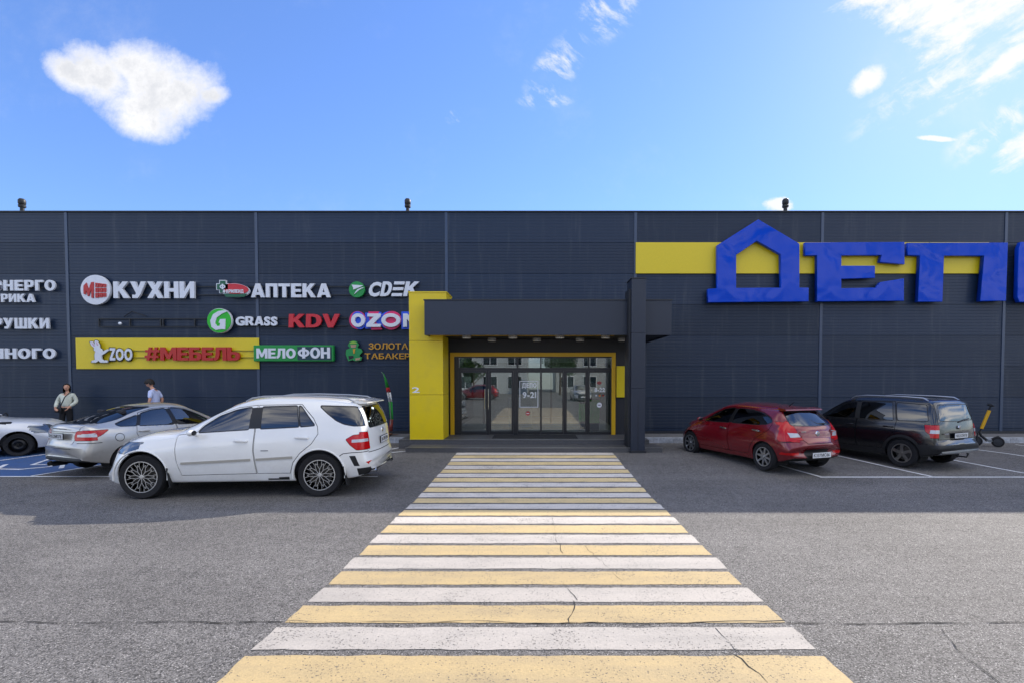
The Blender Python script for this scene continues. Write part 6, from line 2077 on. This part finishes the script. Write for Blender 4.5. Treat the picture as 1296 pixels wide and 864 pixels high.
def person(label, loc, rz, tall, pose, top_m, trou_m, hair, sleeves, face, extra=None):
    """standing figure; local +y is where the chest faces, +x its right-hand side seen from behind"""
    p = empty('person', loc, label, 'person', None, rz)
    k = tall / 1.70
    def S(j): return tuple(v * k for v in j)
    J = [(0, 0, .93, .13, .10), (0, -.0 + pose['lean'] * .3, 1.10, .115, .09), (0, pose['lean'] * .7, 1.30, .14, .095), (0, pose['lean'], 1.40, .075, .06), (0, pose['lean'] + pose['neck'] * .5, 1.47, .05, .05),
         (0, pose['lean'] + pose['neck'], 1.53, .045, .05)]
    E = [(0, 1), (1, 2), (2, 3), (3, 4), (4, 5)]
    wr = []
    for sx, key in ((-1, 'armL'), (1, 'armR')):
        sh_ = len(J); J.append((sx * .17, pose['lean'] * .9, 1.36, .052)); E.append((2, sh_))
        el, wp, hd_, pn = pose[key]
        J.append((*el, .042)); E.append((sh_, sh_ + 1)); J.append((*wp, .026)); E.append((sh_ + 1, sh_ + 2))
        wr.append((sh_, sh_ + 2, hd_, pn, sx))
    for sx in (-1, 1):
        i = len(J); st_ = pose.get('step', 0.05) * sx
        J += [(sx * .095, 0, .84, .085), (sx * .10, st_ * .5 + .02, .48, .058), (sx * .10, st_, .10, .036), (sx * .11, st_ + .12, .035, .035)]
        E += [(0, i), (i, i + 1), (i + 1, i + 2), (i + 2, i + 3)]
    for a, w_, hd_, pn, sx in wr: hand(J, E, w_, hd_, pn, sx)
    skin_mesh('body', [S(j) for j in J], E, M_SKIN, p)
    # shirt: torso and sleeves a little larger than the body
    g_ = 1.0
    T = [(0, 0, .90, .16, .125), (0, pose['lean'] * .3, 1.08, .155, .12), (0, pose['lean'] * .7, 1.28, .165, .115), (0, pose['lean'], 1.40, .10, .08), (0, pose['lean'] + .01, 1.435, .065, .062)]
    TE = [(0, 1), (1, 2), (2, 3), (3, 4)]
    for sx, key in ((-1, 'armL'), (1, 'armR')):
        el, wp, _, _ = pose[key]
        a = len(T); T.append((sx * .175, pose['lean'] * .9, 1.36, .072)); TE.append((2, a))
        e0 = Vector((sx * .175, pose['lean'] * .9, 1.36)).lerp(Vector(el), .85 if sleeves == 'short' else 1.0)
        T.append((*e0, .066)); TE.append((a, a + 1))
        if sleeves != 'short':
            q_ = Vector(el).lerp(Vector(wp), .9); T.append((*q_, .048)); TE.append((a + 1, a + 2))
    skin_mesh('sweatshirt' if sleeves != 'short' else 'tshirt', [S(j) for j in T], TE, top_m, p)
    L = [(0, 0, .97, .145, .115), (0, 0, .90, .15, .12)]; LE = [(0, 1)]
    for sx in (-1, 1):
        st_ = pose.get('step', 0.05) * sx; i = len(L)
        L += [(sx * .095, .0, .82, .10), (sx * .10, st_ * .5 + .02, .48, .078), (sx * .10, st_, .09, .065)]; LE += [(1, i), (i, i + 1), (i + 1, i + 2)]
    skin_mesh('trousers', [S(j) for j in L], LE, trou_m, p)
    for sx in (-1, 1):
        st_ = pose.get('step', 0.05) * sx
        MB().box(sx * .10 * k - .05, sx * .10 * k + .05, (st_ - .08) * k, (st_ + .2) * k, 0, .09, .035).build('shoe', M_SHOE, p, local=True, smooth=True)
    hc = Vector((0, pose['lean'] + pose['neck'] + face[1] * .02, 1.60 - (.015 if face[2] < -.2 else 0))) * k
    head_mesh(p, hc, face, M_SKIN, M_HAIR, hair, k)
    if extra: extra(p, k)
    return p


# woman leaning back against the wall, hands low, looking up to the right
wx = at(83, 500, 14.95).x
def strap(p, k):
    MB().tube([(-.12 * k, .03, 1.41 * k), (-.05 * k, .115, 1.28 * k), (.03 * k, .125, 1.08 * k), (.10 * k, .11, .93 * k)], .014, 6).build('bag_strap', mat('black_strap', '#16161a', .6), p, local=True)
    MB().box(.02, .20, .10, .17, .78 * k, .95 * k, .02).build('shoulder_bag', mat('black_strap', '#16161a', .6), p, local=True, smooth=True)
person('dark-haired woman in a pale cream sweatshirt standing by the wall behind the silver liftback', (wx, 14.95, PAVE_Z), R(180 + 12), 1.58,
       dict(lean=-.10, neck=.02, armL=((-.25, -.10, 1.12), (-.17, .12, .96), (.3, .4, -.7), (.8, .3, 0)), armR=((.30, -.10, 1.12), (.20, .16, .93), (-.6, .5, -.4), (-.5, -.3, -.6))),
       M_CREAM, M_TROU, 'long', 'long', (-.35, .9, .30), strap)
# young person in a pale blue T-shirt walking left with the head bowed
mx_ = at(197, 500, 14.75).x
person('curly dark-haired person in a pale blue T-shirt walking left along the wall with bowed head', (mx_, 14.75, PAVE_Z), R(100), 1.72,
       dict(lean=.05, neck=.09, step=.16, armL=((-.25, .02, 1.10), (-.24, .12, .88), (0, .3, -1), (1, 0, 0)), armR=((.24, -.06, 1.10), (.23, .02, .86), (0, .2, -1), (-1, 0, 0))),
       M_TEE, M_TROU, 'short', 'short', (0, .85, -.5))

# ================================================================== feather flag left of the portal
fb = at(492, 546, 14.9)
fl = empty('feather_flag', (fb.x, 14.9, PAVE_Z), 'tall narrow green feather flag with red and white print beside the yellow portal', 'flag')
M_FLG = mat('flag_green', '#1d8a2c', .75)
def fp(px, py): p = at(px, py, 14.9); return (p.x, 14.9, p.z)
edge = [(482.5, 470), (485, 473), (487.5, 480), (490, 490), (491.5, 496), (493.5, 508), (494.8, 530), (493.5, 545)]
MB().tube([fp(*e) for e in edge], [.008] * 4 + [.011] * 4, 6).build('flag_pole', mat('pole_grey', '#8d8f92', .4, metal=.6), fl)
wd = [1.2, 3.0, 3.4, 3.4, 4.2, 5.0, 5.6, 5.2]
def cloth(i0, i1, m_, nm, yo=0.0):
    vs = []
    for i in range(i0, i1 + 1):
        ex, ey = edge[i]
        for t in range(4):
            p = fp(ex - wd[i] * .35 + wd[i] * t / 3, ey)
            vs.append((p[0], 14.9 + .05 * math.sin(i * 1.3 + t * 1.1) + yo, p[2]))
    n = i1 - i0
    fs = [(4 * j + t, 4 * j + t + 1, 4 * j + t + 5, 4 * j + t + 4) for j in range(n) for t in range(3)]
    o = mesh(nm, vs, fs, m_, fl, smooth=True)
    sm = o.modifiers.new('thick', 'SOLIDIFY'); sm.thickness = .004
    return o
cloth(0, 3, M_FLG, 'flag_cloth'); cloth(3, 4, mat('flag_red', '#b5262a', .75), 'flag_band'); cloth(4, 5, mat('flag_white', '#d5d6d4', .75, grain=.5, gscale=25), 'flag_band')
cloth(5, 6, M_FLG, 'flag_cloth'); cloth(6, 7, mat('flag_print', '#7c2f24', .75, grain=.7, gscale=18), 'flag_band')
MB().box(fb.x - .02, fb.x + .02, 14.65, 15.15, PAVE_Z, PAVE_Z + .03).box(fb.x - .28, fb.x + .28, 14.88, 14.92, PAVE_Z + .031, PAVE_Z + .05).box(
    fb.x - .10, fb.x + .10, 14.8, 15.0, PAVE_Z + .051, PAVE_Z + .09, .01).build('flag_foot', mat('base_brown', '#6a4a36', .6), fl)

# ================================================================== kick scooter
sw = on_ground(1262, 568)
rear_w = Vector((at(1263, 560, 13.5).x, 13.5)); front_w = Vector((at(1235.5, 555, 13.75).x, 13.75))
hd = math.atan2(front_w.y - rear_w.y, front_w.x - rear_w.x)
mid_ = (rear_w + front_w) / 2; wbs = (front_w - rear_w).length
scs = wbs / .92
sc_ = empty('kick_scooter', (mid_.x, mid_.y, gz(mid_.y)), 'electric kick scooter with bright yellow stem standing by the kerb', 'scooter', None, hd)
M_SCB = mat('scooter_black', '#131417', .5)
h = wbs / 2
for x, nm in ((-h, 'wheel'), (h, 'wheel')):
    o = MB().lathe([(.125, -.03), (.14, -.012), (.14, .012), (.125, .03), (.10, .03), (.10, -.03)], 28, 'y', (x, 0, .14), closed=True).build('wheel', M_TYRE, sc_, local=True, smooth=True)
    MB().lathe([(.0001, -.025), (.1, -.02), (.1, .02), (.0001, .025)], 20, 'y', (x, 0, .14)).build('hub', mat('scooter_hub', '#3c3e42', .4, metal=.5), o, local=True, smooth=True)
MB().prism([(-h + .12, .17), (-h + .16, .13), (h - .26, .13), (h - .2, .17), (h - .26, .19), (-h + .14, .19)], -.09, .09).build('deck', mat('scooter_deck', '#6f7478', .5), sc_, local=True)
MB().tube([(h - .24, 0, .16), (h - .1, 0, .30), (h - .06, 0, .42)], .035, 8).build('neck', M_SCB, sc_, local=True, smooth=True)
MB().tube([(-h - .1, 0, .22), (-h, 0, .305), (-h + .14, 0, .22)], .02, 6).build('mudguard', M_SCB, sc_, local=True, smooth=True)
MB().tube([(h + .0, -.05, .14), (h - .03, -.045, .34), (h - .05, 0, .4)], .018, 6).tube([(h + .0, .05, .14), (h - .03, .045, .34), (h - .05, 0, .4)], .018, 6).build('fork', M_SCB, sc_, local=True, smooth=True)
MB().tube([(h - .07, 0, .40), (h - .28, 0, 1.12)], .022, 8).build('steering_tube', M_SCB, sc_, local=True, smooth=True)
MB().tube([(h - .105, 0, .50), (h - .26, 0, 1.02)], .042, 10).build('yellow_stem', mat('scooter_yellow', '#e0a800', .35, coat=.5), sc_, local=True, smooth=True)
MB().tube([(h - .29, -.27, 1.15), (h - .27, -.1, 1.15), (h - .27, .1, 1.15), (h - .29, .27, 1.15)], .017, 8).build('handlebar', M_SCB, sc_, local=True, smooth=True)
for s_ in (-1, 1):
    MB().tube([(h - .285, s_ * .16, 1.15), (h - .295, s_ * .28, 1.15)], .023, 8).build('grip', M_SCB, sc_, local=True, smooth=True)
MB().box(h - .31, h - .22, -.05, .05, 1.14, 1.20, .015).build('display', M_SCB, sc_, local=True, smooth=True)

# ================================================================== across the car park, behind the camera (seen mirrored in glass and paint)
M_FAC = mat('pale_facade', '#a3a8a6', .85, grain=.06, gscale=.6)
M_FAC2 = mat('beige_facade', '#9b9d99', .85, grain=.08, gscale=.6)
M_WIN = mat('dark_window_glass', '#1a2026', .08, spec=.8)
M_WFR = mat('white_window_frame', '#cdd0d0', .5)
def block(x0, x1, y, dep, hgt, m_, label, floors, n):
    e = empty('apartment_building', ((x0 + x1) / 2, y, 0), label, 'building', 'buildings across the car park')
    MB().box(x0, x1, y - dep, y, 0, hgt, .02).build('wall', m_, e)
    MB().box(x0 - .2, x1 + .2, y - dep - .2, y + .2, hgt + .002, hgt + .3, .02).build('roof', M_WFR, e)
    first = None
    wz = hgt / floors
    for k in range(floors):
        for i in range(n):
            x = x0 + (x1 - x0) * (i + .5) / n
            if first is None:
                f_ = MB()
                for a, b in ((-.95, -.87), (-.04, .04), (.87, .95)): f_.box(a, b, -.02, .06, -.75, .75)
                f_.box(-.95, .95, -.018, .058, -.83, -.75).box(-.95, .95, -.018, .058, .75, .83)
                fr = f_.build('window', M_WFR, e, local=True)
                pn = MB().box(-.87, .87, .0, .02, -.75, .75).build('pane', M_WIN, fr, local=True)
                first = fr
            else:
                fr = first.copy(); COL.objects.link(fr)
                pc = first.children[0].copy(); COL.objects.link(pc); pc.parent = fr
            fr.location = (x - e.location.x, y + .02 - e.location.y, wz * (k + .52))
    return e
block(-46, -1, -34, 12, 9.0, M_FAC, 'pale two-tone apartment block across the car park', 3, 14)
block(3, 19, -40, 12, 15.0, M_FAC2, 'taller grey apartment block across the car park', 5, 5)
block(24, 60, -42, 12, 12.0, M_FAC, 'long pale block farther right across the car park', 4, 9)

M_LEAF = mat('foliage', '#3c5a22', .8, grain=.5, gscale=3)
M_BARK = mat('bark', '#4a3a2c', .9, grain=.3)
def tree(x, y, hgt, rad, seed, label):
    rr = random.Random(seed)
    e = empty('tree', (x, y, 0.1), label, 'tree', 'trees across the car park')
    mb = MB().tube([(0, 0, -.1), (.05, .02, hgt * .3), (-.03, .05, hgt * .6)], [.16, .12, .07], 8)
    for k in range(5):
        a = k * 1.3
        mb.tube([(0, 0, hgt * (.3 + .06 * k)), (rad * .5 * math.cos(a), rad * .5 * math.sin(a), hgt * (.5 + .07 * k))], [.06, .02], 6)
    mb.build('trunk', M_BARK, e, local=True, smooth=True)
    V = []; Fc = []
    lobes = [(rr.uniform(-.5, .5) * rad, rr.uniform(-.5, .5) * rad, hgt * rr.uniform(.5, .85), rad * rr.uniform(.35, .6)) for _ in range(9)]
    for _ in range(2600):
        lx, ly, lz, lr = rr.choice(lobes)
        d_ = Vector((rr.gauss(0, 1), rr.gauss(0, 1), rr.gauss(0, 1))).normalized() * lr * rr.uniform(.6, 1.05)
        c = Vector((lx, ly, lz)) + d_
        a = Vector((rr.uniform(-1, 1), rr.uniform(-1, 1), rr.uniform(-1, 1))).normalized(); b = a.orthogonal().normalized()
        s_ = rr.uniform(.08, .17); k = len(V)
        V += [c + a * s_, c + b * s_ * .6, c - a * s_, c - b * s_ * .6]; Fc.append((k, k + 1, k + 2, k + 3))
    o = mesh('crown', V, Fc, M_LEAF, e, local=True)
    return e
for k, (x, y, h_, r_) in enumerate(((-12, -27, 5.5, 2.2), (-7, -26, 4.2, 1.8), (3, -29, 6, 2.4), (12, -28, 5, 2.0), (-24, -28, 6.5, 2.6))):
    tree(x, y, h_, r_, k, ['spreading tree', 'low round tree', 'tall broad tree', 'slim tree', 'large tree'][k] + ' across the car park')
r2 = copy_tree(red)
r2.location = (-5.2, -15.5, .1); r2.rotation_euler = (0, 0, R(182)); r2['label'] = 'red hatchback parked across the car park behind the crosswalk'; r2['group'] = 'cars across the car park'
w2 = copy_tree(sil)
w2.location = (4.0, -13.5, .1); w2.rotation_euler = (0, 0, R(88)); w2['label'] = 'silver liftback parked across the car park'; w2['group'] = 'cars across the car park'
